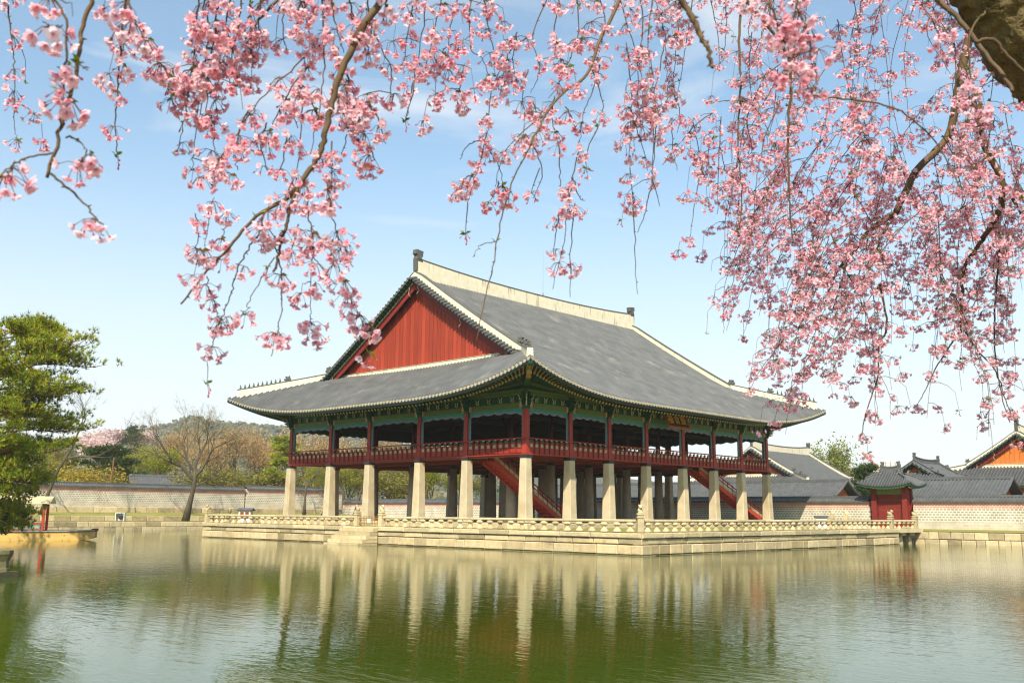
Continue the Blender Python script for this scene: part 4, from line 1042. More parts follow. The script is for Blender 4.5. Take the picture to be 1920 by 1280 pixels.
# bigger halls further east
def hall(name, label, x, y, L, S, ze, a, c, om, gable, plaster, orn, figs=0, lift=1.2, xg=1.6, vg=.9, rh=.75, sp=.36, walls='orange_gable'):
    t = thing(name, label, 'building', (x + L / 2, y + S / 2, 1), group='palace halls beyond the east wall')
    T = Matrix.Translation((x, y, 0)); rf = Roof(L, S, om, om + .4, ze, a, c, lift, 8.0, xg, vg, sp, 8)
    mb = MB(); mb.box(0, L, 0, S, 1, rf.zs(S / 2, .1, S) - .05); put('wall', mb.mesh('wall', [walls]), t, mat4=T)
    build_roof(t, rf, T, True, plaster, gable, rh, .42 * orn + .12, .36 * orn + .1, orn, True, figs, 'roof_tile_dark', 'ornament_grey' if plaster == 'plaster' else 'roof_tile_dark', ((0, 1), (0, 0)), 'dark_green', 'green_paint')
    for i in range(int(L / 3.3) + 1):
        mb = MB(); mb.taper(.18, .18, .18, .18, 1, ze + .3); put('column', mb.mesh('column', ['deep_red']), t, mat4=T @ Matrix.Translation((L * i / int(L / 3.3), -.2, 0)))
    return t
hall('palace_hall', 'large hall roof with pale ridges showing just right of the pavilion', 66.6, 12.6, 19.5, 15, 5.5, .48, .010, 2.3, 'orange_gable', 'plaster', .8, 5)
hall('palace_hall', 'large hall with bright orange gable and pale ridges at the right photo edge', 69.0, -19.9, 22, 15.0, 5.9, .50, .011, 2.2, 'orange_gable', 'plaster', .8, 5, xg=1.9, vg=1.2)
hall('palace_hall', 'smaller grey-ridged hall with orange gable panel between gate and right hall', 59.0, -7.4, 9.5, 5.8, 5.75, .52, .02, 1.3, 'orange_gable', 'roof_tile_dark', .5, 0, .7, 1.1, .55, .42)

# small houses beyond the north wall
def house(label, px, py, d, ln, half, rz, zr=6.3, ze=4.6):
    p = pdepth(px, py, d); t = thing('tiled_house', label, 'house', (p.x, p.y, 2), group='low houses beyond the north wall'); dz = p.z - zr
    T = Matrix.Translation((p.x, p.y, dz)) @ Rz(rz)
    mb = MB(); mb.box(-ln / 2 + .6, ln / 2 - .6, -half + .9, half - .9, 2 - dz, ze); put('wall', mb.mesh('wall', ['white_paint']), t, mat4=T)
    mb = MB(); mb.prism([(-half + .9, ze), (half - .9, ze), (0, zr - .3)], -ln / 2 + .62, ln / 2 - .62, lambda u, v, w: (w, u, v)); put('gable', mb.mesh('gable', ['city_orange']), t, mat4=T)
    long_roof(t, ln, half, ze, zr, T @ Matrix.Translation((-ln / 2, 0, 0)), sp=.4, n=3, cap=.25, capw=.4)
house('long grey roofed house showing above the north wall left of the bare tree', 293, 893, 150, 8, 3.4, -20)
house('small grey roofed house partly hidden by the pine above the north wall', 206, 893, 150, 4, 2.4, 60)
house('grey roofed house behind the bare tree above the north wall', 372, 897, 158, 10, 3.2, -8)
house('grey roof glimpsed between the left pavilion pillars', 738, 903, 200, 13, 4, -15)

# ------------------------------------------------------------------ hills with forest
def ridge_y(px):
    P_ = [(-200, 830), (0, 826), (100, 822), (170, 812), (215, 806), (250, 797), (300, 792), (322, 782), (340, 775), (360, 776), (385, 784), (410, 788), (450, 790), (475, 793), (500, 794), (540, 797), (600, 806), (700, 818), (800, 832), (900, 848), (1000, 868), (1100, 885), (1300, 905), (1500, 915), (1800, 920), (2200, 925)]
    for (a, b), (c, d) in zip(P_[:-1], P_[1:]):
        if a <= px <= c: return b + (d - b) * (px - a) / (c - a)
    return P_[-1][1]
prs = np.random.RandomState(3)
NX, NR = 150, 26
V = []
for j in range(NR):
    t = j / (NR - 1); d = 330 + 620 * t
    for i in range(NX):
        px = -200 + 2400 * i / (NX - 1)
        top = (pdepth(px, ridge_y(px), 950).z) - 2
        pr_ = t ** 1.25
        p = pdepth(px, 962, d); z = 1.5 + (top - 1.5) * pr_ + (math.sin(px * .031 + t * 9) * 2.6 + math.sin(px * .013 - t * 5) * 4) * math.sin(math.pi * t) 
        V.append((p.x, p.y, max(1.2, z)))
for i in range(NX):                                    # far slope
    px = -200 + 2400 * i / (NX - 1); p = pdepth(px, 962, 1500); V.append((p.x, p.y, 1.0))
V = np.array(V); NR2 = NR + 1
F = np.array([(j * NX + i, j * NX + i + 1, (j + 1) * NX + i + 1, (j + 1) * NX + i) for j in range(NR2 - 1) for i in range(NX - 1)])
tag(put('hills', np_mesh('hills', V, F, ['hill_forest'], smooth=True)), kind='structure')
# tree crowns of the far wooded slope, one mass
def crowns(n, dmin, dmax, pxa, pxb, seed, size=(2.0, 4.2)):
    r = np.random.RandomState(seed); Vs, Fs, Ts = [], [], []; off = 0
    phi = (1 + 5 ** .5) / 2
    ico = np.array([(-1, phi, 0), (1, phi, 0), (-1, -phi, 0), (1, -phi, 0), (0, -1, phi), (0, 1, phi), (0, -1, -phi), (0, 1, -phi), (phi, 0, -1), (phi, 0, 1), (-phi, 0, -1), (-phi, 0, 1)]) / 1.9
    fac = np.array([(0, 11, 5), (0, 5, 1), (0, 1, 7), (0, 7, 10), (0, 10, 11), (1, 5, 9), (5, 11, 4), (11, 10, 2), (10, 7, 6), (7, 1, 8), (3, 9, 4), (3, 4, 2), (3, 2, 6), (3, 6, 8), (3, 8, 9), (4, 9, 5), (2, 4, 11), (6, 2, 10), (8, 6, 7), (9, 8, 1)])
    for _ in range(n):
        t = r.uniform(dmin, dmax); px = r.uniform(pxa, pxb); j = t * (NR - 1); i = (px + 200) / 2400 * (NX - 1); j0, i0 = min(int(j), NR - 2), min(int(i), NX - 2); fj, fi = j - j0, i - i0
        p = V[j0 * NX + i0] * (1 - fj) * (1 - fi) + V[j0 * NX + i0 + 1] * (1 - fj) * fi + V[(j0 + 1) * NX + i0] * fj * (1 - fi) + V[(j0 + 1) * NX + i0 + 1] * fj * fi
        s = r.uniform(*size)
        c = [(.55, .78, .75), (.65, .85, .7), (1.25, 1.05, 1.0), (1.45, 1.15, 1.1), (2.2, 1.9, 1.8), (.45, .68, .7), (1.0, .98, .9)][r.choice(7, p=(.22, .2, .2, .14, .06, .1, .08))]
        for _c in range(3):
            q = p + np.array([r.uniform(-.5, .5) * s, r.uniform(-.5, .5) * s, s * r.uniform(.1, .7)]); vv = ico * s * r.uniform(.35, .62) * (1 + r.uniform(-.3, .3, (12, 1))) * np.array([1, 1, r.uniform(.7, 1.2)]) + q
            Vs.append(vv); Fs.append(fac + off); off += 12; k = r.uniform(.8, 1.2); Ts.append(np.tile([c[0] * k, c[1] * k, c[2] * k, 1], (12, 1)))
    me = np_mesh('wooded_slope', np.concatenate(Vs), np.concatenate(Fs), ['forest_tree'], tint=np.concatenate(Ts)); return me
tag(put('wooded_slope', crowns(8500, .02, 1.0, -150, 960, 5)), label='hazy wooded hillside far beyond the north wall', cat='woods', kind='stuff')
# ------------------------------------------------------------------ trees
def grow(mb, tips, r, p, d, ln, rad, lvl, maxl, upw=.10, spread=.65, nch=(2, 4), keep=.62, wig=.18, m=0):
    segs = 4 if lvl < 3 else 2; pts = [p.copy()]; rads = [rad]; q = p.copy(); dd = d.copy(); starts = []
    for i in range(segs):
        dd = (dd + Vector((r.uniform(-wig, wig), r.uniform(-wig, wig), r.uniform(-wig, wig) * .6 + upw))).normalized()
        q = q + dd * (ln / segs); pts.append(q.copy()); rads.append(rad * (1 - (.48 if lvl < maxl else .75) * (i + 1) / segs)); starts.append((q.copy(), dd.copy(), rads[-1], (i + 1) / segs))
    mb.tube(pts, rads, 7 if lvl == 0 else 5 if lvl < 2 else 4 if lvl < 3 else 3, m, cap=False)
    if lvl >= maxl - 1: tips.extend((s[0], s[1]) for s in starts)
    if lvl >= maxl: return
    for k in range(r.randint(*nch)):
        s = starts[-1] if k == 0 else r.choice(starts[max(0, segs // 2 - (0 if lvl == 0 else 1)):])
        ax = Vector((r.gauss(0, 1), r.gauss(0, 1), r.gauss(0, .6))); ax = (ax - s[1] * ax.dot(s[1])).normalized()
        a = spread * r.uniform(.55, 1.2) * (.7 if k == 0 else 1.0); nd = (s[1] * math.cos(a) + ax * math.sin(a)).normalized()
        grow(mb, tips, r, s[0], nd, ln * keep * r.uniform(.75, 1.2), max(.011, s[2] * (.85 if k == 0 else .66)), lvl + 1, maxl, upw, spread, nch, keep, wig, m)

def cards(centers, per, jit, size, asp, seed, vert=0.0, tl=(.65, 1.35), hue=.12):
    """small leaf faces scattered round the given points"""
    r = np.random.RandomState(seed); C = np.repeat(np.asarray(centers, float), per, 0); n = len(C)
    g = r.normal(0, 1, (n, 3)); g[:, 2] *= .8; C = C + g * jit
    a = r.normal(0, 1, (n, 3)); a[:, 2] += vert * np.sign(a[:, 2] + 1e-6) * 2; a /= np.linalg.norm(a, axis=1)[:, None]
    b = np.cross(a, r.normal(0, 1, (n, 3))); b /= np.linalg.norm(b, axis=1)[:, None] + 1e-9
    s = (size * r.uniform(.6, 1.4, n))[:, None]; w = s * asp
    Vq = np.stack([C - a * s / 2, C + b * w / 2, C + a * s / 2, C - b * w / 2], 1).reshape(-1, 3)
    F_ = np.arange(n * 4).reshape(n, 4); k = r.uniform(*tl, n)[:, None]; h = r.uniform(1 - hue, 1 + hue, (n, 3)) * k
    T_ = np.repeat(np.concatenate([h, np.ones((n, 1))], 1), 4, 0)
    return Vq, F_, T_

def tree_meshes(kind, seed):
    """trunk mesh and crown mesh of a tree about 10 m tall, foot at the origin"""
    r = random.Random(seed); mb = MB(); tips = []
    P0 = dict(brown=('bud_brown', 4, 2.8, .20, .62, 7, .55, .34, .16), tan=('bud_tan', 4, 3.0, .22, .60, 6, .55, .34, .16), lime=('leaf_lime', 4, 2.6, .18, .6, 22, .55, .22, .5), olive=('leaf_olive', 4, 2.7, .18, .62, 20, .55, .22, .45),
              pale=('leaf_pale', 4, 3.0, .2, .65, 6, .5, .36, .55), forsythia=('forsythia', 3, 1.2, .08, .8, 40, .28, .13, .5), pink=('far_blossom', 4, 2.6, .18, .7, 14, .6, .40, .7), bush=('leaf_olive', 3, 1.2, .08, .8, 40, .3, .13, .45))[kind]
    mt, ml, ln, upw, sp, per, jit, size, asp = P0
    if kind in ('forsythia', 'bush'):
        for _ in range(9): grow(mb, tips, r, Vector((r.uniform(-.4, .4), r.uniform(-.4, .4), -.1)), Vector((r.uniform(-.7, .7), r.uniform(-.7, .7), 1)).normalized(), 1.7, .05, 1, 3, .0, .7, (2, 3), .7, .3)
    else:
        grow(mb, tips, r, Vector((0, 0, -.3)), Vector((r.uniform(-.1, .1), r.uniform(-.1, .1), 1)).normalized(), ln, .26, 0, ml, upw, sp, (3, 4), .74, .2)
    tp = np.array([t[0][:] for t in tips]); zmax = tp[:, 2].max(); k = (10.0 if kind not in ('forsythia', 'bush') else 3.0) / zmax
    mb.v = [(x * k, y * k, z * k) for x, y, z in mb.v]; tp = tp * k
    sel = tp if len(tp) < 900 else tp[np.random.RandomState(seed).choice(len(tp), 900, False)]
    Vq, F_, T_ = cards(sel, per, jit, size, asp, seed, .35 if kind in ('brown', 'tan') else 0)
    return mb.mesh('trunk', ['bark_grey']), np_mesh('crown', Vq, F_, [mt], tint=T_)
TM = {}
def kind_mesh(kind, v):
    if (kind, v) not in TM: TM[(kind, v)] = tree_meshes(kind, 100 + v * 17 + sum(map(ord, kind)))
    return TM[(kind, v)]
def plant(kind, px, ytop, d, label, v=0, wx=1.0, base=2.3, group='trees beyond the north wall', name=None, cat='tree', z0=None):
    if group != 'trees beyond the east halls': d = max(d, (82.5 - CAM.y) / pray(px, ytop).y + d * .06)
    p = pdepth(px, ytop, d); zb_ = base; h = (p.z - zb_) / (10.0 if kind not in ('forsythia', 'bush') else 3.0)
    nm = name or {'brown': 'budding_tree', 'tan': 'budding_tree', 'lime': 'leafy_tree', 'olive': 'leafy_tree', 'pale': 'leafy_tree', 'forsythia': 'forsythia_shrub', 'bush': 'garden_shrub', 'pink': 'cherry_tree'}[kind]
    t = thing(nm, label, cat, (p.x, p.y, zb_), 0, group); a, b = kind_mesh(kind, v); rz = rng.uniform(0, 6.28)
    put('trunk', a, t, (p.x, p.y, zb_), rz, (h * wx, h * wx, h)); put('crown', b, t, (p.x, p.y, zb_), rz, (h * wx, h * wx, h))

# pines
def tufts(pos, dirs, seed, n=10, ln=.24, wd=.036, tl=(.6, 1.4)):
    r = np.random.RandomState(seed); P_ = np.repeat(pos, n, 0); D = np.repeat(dirs, n, 0) + r.normal(0, .62, (len(pos) * n, 3)); D[:, 2] += .25
    D /= np.linalg.norm(D, axis=1)[:, None]; s = np.cross(D, r.normal(0, 1, D.shape)); s /= np.linalg.norm(s, axis=1)[:, None] + 1e-9
    l_ = (ln * r.uniform(.6, 1.25, len(D)))[:, None]
    Vt = np.stack([P_ - s * wd / 2, P_ + s * wd / 2, P_ + D * l_], 1).reshape(-1, 3); k = np.repeat(r.uniform(*tl, len(pos)), n); hue = np.repeat(r.uniform(.8, 1.3, len(pos)), n)
    T_ = np.repeat(np.stack([k * hue, k, k * .9, np.ones_like(k)], 1), 3, 0)
    return Vt, np.arange(len(Vt)).reshape(-1, 3), T_
def pine(label, base, H, reach, seed, mat='pine_needle', nb=34, sub=7, tf=24, low=.12, bias=None, ln=.24, wd=.036, group=None, trunk_r=.32, lean=(0, 0), spread=.55, prof_x=(0, .25, 1), prof_y=(.8, 1.05, .33)):
    r = random.Random(seed); t = thing('pine_tree', label, 'tree', base, 0, group); B = Vector(base)
    tr = MB(); tp = [B + Vector((lean[0] * (q / 8) ** 1.5 + math.sin(q * 1.1) * .25, lean[1] * (q / 8) ** 1.5 + math.cos(q * .9) * .25 - .25, H * q / 8 - (.3 if q == 0 else 0))) for q in range(9)]
    tr.tube(tp, [trunk_r * (1 - .105 * q) for q in range(9)], 9); put('trunk', tr.mesh('trunk', ['bark_pine'], True), t)
    br_, pos, dirs = MB(), [], []
    for i in range(nb):
        f = low + (1 - low) * ((i + .5) / nb) ** .92; q = f * 8; k = min(7, int(q)); p = tp[k].lerp(tp[k + 1], q - k)
        L_ = reach * np.interp(f, prof_x, prof_y) * r.uniform(.72, 1.08)
        az = i * 2.399 + r.uniform(-.4, .4)
        if bias is not None and r.random() < .5: az = bias + r.uniform(-1.1, 1.1)
        rise = r.uniform(-.08, .22) + .25 * (f - .5); pts = [p]; d = Vector((math.cos(az), math.sin(az), rise)).normalized(); c = p.copy()
        for s in range(6):
            d = (d + Vector((r.uniform(-.16, .16), r.uniform(-.16, .16), r.uniform(-.12, .10)))).normalized(); c = c + d * (L_ / 6); pts.append(c.copy())
        br_.tube(pts, [max(.02, .11 * (1 - f * .5) * (1 - .15 * s)) for s in range(7)], 6)
        for s in range(sub):
            g = 1.6 + 4.4 * (s + r.random()) / sub; kk = min(5, int(g)); q0 = pts[kk].lerp(pts[kk + 1], g - kk); side = r.choice((-1, 1)); dv = (pts[kk + 1] - pts[kk]).normalized(); pv = Vector((-dv.y, dv.x, 0)) * side
            l2 = L_ * r.uniform(.16, .34); e = q0 + (dv * r.uniform(.3, .9) + pv * r.uniform(.4, 1.0)).normalized() * l2 + Vector((0, 0, r.uniform(.0, .35)))
            br_.tube([q0, q0.lerp(e, .5) + Vector((0, 0, -.06)), e], [.035, .025, .012], 4)
            cl = [q0.lerp(e, r.uniform(.2, 1.15)) + Vector((r.gauss(0, spread * .6), r.gauss(0, spread * .6), r.uniform(0, .3))) for _ in range(4)]
            for u in range(tf):
                o = cl[u % 4] + Vector((r.gauss(0, spread * .36), r.gauss(0, spread * .36), r.gauss(0, .15))); pos.append(o[:]); dirs.append((dv.x * .4 + pv.x * .3, dv.y * .4 + pv.y * .3, .8))
    put('limbs', br_.mesh('limbs', ['bark_pine'], True), t)
    Vt, Ft, Tt = tufts(np.array(pos), np.array(dirs), seed, 9, ln, wd); put('needles', np_mesh('needles', Vt, Ft, [mat], tint=Tt), t)
    return t

# islet with the big pine at the left
isl = thing('islet', 'stone-edged islet that carries the big pine at the left', 'islet', (-38, 26, 0))
mb = MB(); mb.box(-47.6, -27.5, 20.3, 44, -1, .98); put('core', mb.mesh('core', ['grass']), isl)
course(isl, (-27.2, 20), (-27.2, 44), -.5, .45, .9, 1.6, .4, 0, ('granite',)); course(isl, (-27.2, 20), (-27.2, 44), .45, 1.0, .9, 1.8, .4, 0, ('granite',))
course(isl, (-48, 20), (-27.2, 20), -.5, .45, .9, 1.6, .4, 0, ('granite',)); course(isl, (-48, 20), (-27.2, 20), .45, 1.0, .9, 1.8, .4, 0, ('granite',))
pine('big spreading pine with layered yellow-green boughs at the left edge', (-28.7, 22.3, .95), 13.1, 6.1, 11, nb=60, sub=9, tf=32, low=.03, bias=R(-30), trunk_r=.36, lean=(.8, -.6), ln=.32, wd=.05, prof_x=(0, .15, .35, .55, .75, .9, 1), prof_y=(.5, .62, .85, 1.0, 1.0, .7, .4))

# row of trees behind the north wall
n_ = 0
def row(lst, kind, labels):
    for i, (px, yt, d, wx) in enumerate(lst): plant(kind, px, yt, d, labels[i], i % 3, wx)
row([(325, 806, 175, 1.1), (300, 822, 200, 1.1), (418, 806, 178, 1.15), (462, 800, 182, 1.2), (498, 803, 190, 1.1), (528, 806, 200, 1.2), (565, 806, 182, 1.1), (600, 812, 190, 1.2), (648, 816, 185, 1.2), (700, 818, 190, 1.3), (750, 816, 195, 1.2), (800, 824, 200, 1.2), (860, 832, 205, 1.2)], 'brown',
    ['russet budding tree just left of the bare tree', 'russet budding tree rising behind the lime trees', 'russet budding tree right of the bare tree crown', 'tall russet budding tree midway between bare tree and pavilion', 'wide russet budding tree left of the pavilion eave tip', 'russet budding tree behind the small pine beside the pavilion', 'russet tree seen through the leftmost pavilion bay', 'russet tree seen through the second pavilion bay from the left', 'russet tree seen between second and third pillar', 'russet tree seen through the third pavilion bay', 'russet tree seen behind the fourth left pillar', 'russet tree far behind the middle of the left face', 'russet tree glimpsed behind the fifth left pillar'])
row([(348, 800, 230, 1.2), (395, 812, 210, 1.2), (440, 806, 230, 1.2), (545, 812, 230, 1.2), (625, 812, 230, 1.2), (100, 815, 180, 1.2)], 'tan',
    ['pale tan leafless tree behind the bare bank tree', 'pale tan leafless tree behind the bare tree trunk', 'pale tan leafless tree at the back of the russet trees', 'pale tan leafless tree beyond the left corner column', 'pale tan leafless tree beyond the second left bay', 'pale tan leafless tree behind the big pine'])
row([(252, 838, 165, .95), (287, 842, 160, 1.1), (628, 866, 150, 1.2), (812, 876, 140, 1.0), (838, 886, 135, 1.1), (590, 872, 148, 1.1)], 'lime',
    ['lime green tree above the north wall right of the pines', 'brightest lime green tree above the grey roofed house', 'lime green tree between second and third pillar', 'bright green tree seen under the floor past the fourth pillar', 'bright green tree seen under the floor next to the fifth pillar', 'lime green tree between first and second pillar'])
row([(128, 838, 150, 1.1), (100, 858, 140, 1.1), (690, 862, 150, 1.3), (750, 872, 150, 1.2), (905, 892, 150, 1.2), (655, 870, 142, 1.0)], 'olive',
    ['olive green tree behind the big pine boughs', 'olive green tree low behind the big pine', 'olive tree seen under the floor past the third pillar', 'olive tree seen under the floor between third and fourth pillar', 'olive tree seen under the floor past the fifth pillar', 'olive tree right behind the leaning trunk'])
for i, (px, yt, d, lb) in enumerate([(150, 872, 140, 'yellow forsythia shrub above the wall beside the pines'), (168, 880, 138, 'small yellow forsythia shrub left of the utility pole'), (392, 884, 140, 'yellow-green hedge shrub right of the bare tree trunk'), (428, 880, 141, 'yellow-green hedge shrub midway to the pavilion'), (468, 882, 142, 'yellow-green hedge shrub left of the first pillar'), (505, 884, 143, 'yellow-green hedge shrub beside the first pillar'), (722, 884, 140, 'yellow-green shrub seen between third and fourth pillar')]):
    plant('forsythia' if i < 2 else 'bush', px, yt, d, lb, i % 2, 1.5, group='shrubs along the north wall', cat='shrub')
for i, (px, yt, d, wx, lb) in enumerate([(176, 812, 330, 1.5, 'pale pink cherry tree on the hillside nearest the big pine'), (198, 806, 345, 1.6, 'pale pink cherry tree left of the dark hillside pine'), (222, 808, 340, 1.5, 'pale pink cherry tree low on the hillside'), (262, 806, 350, 1.5, 'pale pink cherry tree right of the dark hillside pine'), (186, 824, 320, 1.5, 'lowest pale pink cherry tree on the hillside'), (212, 822, 325, 1.5, 'pale pink cherry tree above the garden pines')]):
    plant('pink', px, yt, d, lb, i % 2, wx, base=pdepth(px, yt, d).z - 11, group='cherry trees on the hillside')
def far_pine(label, px, yt, d, reach, seed, dark='pine_needle_dark', base=2.3, H=None, nb=16):
    if px < 1000: d = max(d, (83 - CAM.y) / pray(px, yt).y + 2)
    p = pdepth(px, yt, d); pine(label, (p.x, p.y, base), p.z - base, reach, seed, dark, nb, 5, 16, .35, None, .5, .12, 'pines beyond the north wall', .22, spread=.8)
far_pine('dark green pine above the wall left of the utility pole', 182, 846, 150, 5.5, 21)
far_pine('dark green pine above the wall right of the utility pole', 218, 842, 152, 5.5, 22)
far_pine('small pine with flat boughs beside the pavilion left corner', 531, 826, 150, 3.2, 23, 'pine_needle')
p = pdepth(247, 805, 340); pine('round dark pine among the hillside cherries', (p.x, p.y, p.z - 9), 9, 4.5, 24, 'pine_needle_dark', 16, 4, 14, .3, None, .8, .25, 'pines beyond the north wall', .2, spread=1.0)
plant('pale', 1540, 824, 150, 'fresh pale green tree behind the large hall roof', 0, .9, group='trees beyond the east halls'); plant('pale', 1502, 832, 155, 'paler thin tree left of the fresh green tree behind the hall', 1, 1.0, group='trees beyond the east halls'); plant('olive', 1588, 868, 160, 'low olive tree above the right hip of the hall roof', 1, 1.4, group='trees beyond the east halls')
far_pine('small dark conifer beside the gate roof', 1622, 880, 118, 1.6, 27, nb=14)

# bare trees on the north bank
def bare_tree(name, label, base, H, limbs, seed, rad, maxl=4, crown=None, upw=.05, keep=.66, spread=.6, nch=(3, 4)):
    """trunk path given, then limbs that fork into fine twigs"""
    r = random.Random(seed); t = thing(name, label, 'tree', base, 0, 'bare trees on the north bank'); B = Vector(base); tr, tw, tips = MB(), MB(), []
    tr.tube([B + Vector(q) for q in H], [rad * (1 - .55 * i / (len(H) - 1)) * (1.35 if i == 0 else 1) for i in range(len(H))], 9)
    put('trunk', tr.mesh('trunk', ['bark_grey'], True), t)
    for st, d, ln, rr in limbs: grow(tw, tips, r, B + Vector(st), Vector(d).normalized(), ln, rr, 1, maxl + 1, upw, spread, nch, keep, .22)
    put('limbs', tw.mesh('limbs', ['bark_grey']), t)
    tp = np.array([q[0][:] for q in tips])
    if crown: put('buds', np_mesh('buds', *cards(tp if len(tp) < 1500 else tp[::len(tp) // 1500 + 1], crown[1], .25, crown[2], .3, seed, .3)[:2], [crown[0]], tint=None), t) if False else None
    if crown:
        Vq, F_, T_ = cards(tp[::max(1, len(tp) // 1400)], crown[1], crown[3], crown[2], .3, seed, .3); put('buds', np_mesh('buds', Vq, F_, [crown[0]], tint=T_), t)
b = pz(362, 974, 1.1); b = Vector((12.6, 69.9, 1.0))
e = rt                                                    # spread mostly across the view, as in the photo
bare_tree('bare_tree', 'tall bare forked tree on the grassy bank left of the terrace', b, [(0, 0, -.2), (.5 * e.x, .5 * e.y, 2.6), (.9 * e.x, .9 * e.y, 5.0), (.75 * e.x, .75 * e.y, 6.6)],
          [((.8 * e.x, .8 * e.y, 5.2), (-.62 * e.x, -.62 * e.y, .62), 4.6, .22), ((.75 * e.x, .75 * e.y, 6.4), (.12 * e.x, .12 * e.y, 1), 4.0, .22), ((.85 * e.x, .85 * e.y, 5.6), (.6 * e.x + .2, .6 * e.y + .2, .75), 4.4, .20), ((.75 * e.x, .75 * e.y, 6.3), (-.35 * e.x - .2, -.35 * e.y, .85), 3.8, .17), ((.9 * e.x, .9 * e.y, 4.4), (.85 * e.x, .85 * e.y, .28), 3.6, .12)], 31, .40, 4, ('bud_tan', 3, .15, .30), .055, .67, .62, (3, 5))
b = Vector((-3.8, 73.6, 1.7))
bare_tree('bare_tree', 'bare tree leaning right from behind the big pine', b, [(0, 0, -.2), (.6 * e.x, .6 * e.y, 2.5), (1.5 * e.x, 1.5 * e.y, 5.2), (3.0 * e.x, 3.0 * e.y, 8.0)],
          [((2.9 * e.x, 2.9 * e.y, 7.9), (.45 * e.x, .45 * e.y, .9), 3.6, .15), ((2.2 * e.x, 2.2 * e.y, 6.6), (.95 * e.x, .95 * e.y, .25), 4.2, .13), ((1.2 * e.x, 1.2 * e.y, 4.4), (-.6 * e.x, -.6 * e.y, .7), 3.2, .12)], 33, .26, 4, None, .04, .7, .65)
for (px, x_off, lb, sd, hh) in ((570, .1, 'small bare tree standing behind the first and second pillars', 35, 5), (604, 1.0, 'low bare tree leaning right behind the second pillar', 36, 3.6), (664, 1.1, 'dark trunk leaning right between second and third pillars', 37, 6)):
    q = pz(px, 964.5, 2.0) if False else None; d_ = pray(px, 962); s_ = (74.5 - CAM.y) / d_.y; b = Vector((CAM.x + d_.x * s_, 74.5, 1.8))
    bare_tree('bare_tree', lb, b, [(0, 0, -.2), (x_off * .5 * e.x, x_off * .5 * e.y, hh * .35), (x_off * e.x, x_off * e.y, hh * .7), (x_off * 1.5 * e.x, x_off * 1.5 * e.y, hh)],
              [((x_off * 1.2 * e.x, x_off * 1.2 * e.y, hh * .8), (.6 * e.x, .6 * e.y, .8), 3.0, .12), ((x_off * 1.4 * e.x, x_off * 1.4 * e.y, hh * .95), (-.5 * e.x, -.5 * e.y, .9), 3.0, .12), ((x_off * .8 * e.x, x_off * .8 * e.y, hh * .55), (-.9 * e.x, -.9 * e.y, .5), 2.4, .08)], sd, .22, 3, ('leaf_olive', 3, .2, .3), .03, .7, .7)

# ------------------------------------------------------------------ boat, lamps, boxes, pole, stone, crane
boat = thing('pleasure_boat', 'flat wooden pleasure boat with red posts moored beneath the pine', 'boat', (-21, 33.5, 0))
bd = Vector((.86, -.51, 0)).normalized(); bang = math.atan2(bd.y, bd.x); TB = Matrix.Translation((-21.1, 33.9, 0)) @ Matrix.Rotation(bang, 4, 'Z')
mb = MB(); secs = []
for i, x in enumerate((-5.6, -4.6, -2, 1, 4, 5.2, 5.75)):
    w = (.75, 1.0, 1.15, 1.15, 1.05, .9, .8)[i]; zb = (.12, .0, -.12, -.12, -.06, .05, .20)[i]; zt = (.70, .66, .64, .64, .66, .70, .74)[i]; secs.append([(x, -w * .97, zb), (x, -w, zt), (x, w, zt), (x, w * .97, zb)])
o = [v for s in secs for v in s]
mb.add(o, [(4 * i + j, 4 * i + (j + 1) % 4, 4 * i + 4 + (j + 1) % 4, 4 * i + 4 + j) for i in range(6) for j in range(4)] + [(0, 1, 2, 3), (27, 26, 25, 24)])
put('hull', mb.mesh('hull', ['boat_wood']), boat, mat4=TB)
for s in (-1, 1):
    mb = MB(); mb.tube([(x, s * w * 1.02, z + .03) for x, w, z in ((-5.6, .75, .70), (-4.6, 1.0, .66), (-2, 1.15, .64), (1, 1.15, .64), (4, 1.05, .66), (5.2, .9, .70), (5.75, .8, .74))], .07, 6); put('gunwale', mb.mesh('gunwale', ['boat_deck']), boat, mat4=TB)
mb = MB(); mb.box(-4.6, 4.6, -.92, .92, .64, .70); put('deck', mb.mesh('deck', ['boat_deck']), boat, mat4=TB)
mb = MB(); mb.box(5.5, 5.82, -.85, .85, .70, .90); put('prow_board', mb.mesh('prow_board', ['deep_red']), boat, mat4=TB)
for x in (-2.6, -.2, 2.0):
    for s in (-1, 1):
        mb = MB(); mb.box(-.09, .09, -.09, .09, .70, 2.75); put('canopy_post', mb.mesh('canopy_post', ['stair_red']), boat, mat4=TB @ Matrix.Translation((x, s * .85, 0)))
for x0, x1 in ((-2.48, -.32), (-.08, 1.88)):
    for s in (-1, 1):
        mb = MB(); mb.box(x0, x1, s * .85 - .04, s * .85 + .04, .72, .80, 0); mb.box(x0, x1, s * .85 - .04, s * .85 + .04, 1.22, 1.30, 0)
        k = 3
        for i in range(k):
            a = x0 + (x1 - x0) * i / k; mb.box(a + .04, a + (x1 - x0) / k - .04, s * .85 - .025, s * .85 + .025, .82, 1.20, 1); mb.box(a + .14, a + (x1 - x0) / k - .14, s * .85 - .032, s * .85 + .032, .92, 1.10, 2)
        put('side_rail', mb.mesh('side_rail', ['stair_red', 'turquoise', 'pink_trim']), boat, mat4=TB)
mb = MB(); mb.prism([(-1.35, 2.78), (1.35, 2.78), (1.3, 2.86), (0, 3.35), (-1.3, 2.86)], -3.1, 2.5, lambda u, v, w: (w, u, v)); put('canopy', mb.mesh('canopy', ['cream_trim']), boat, mat4=TB)

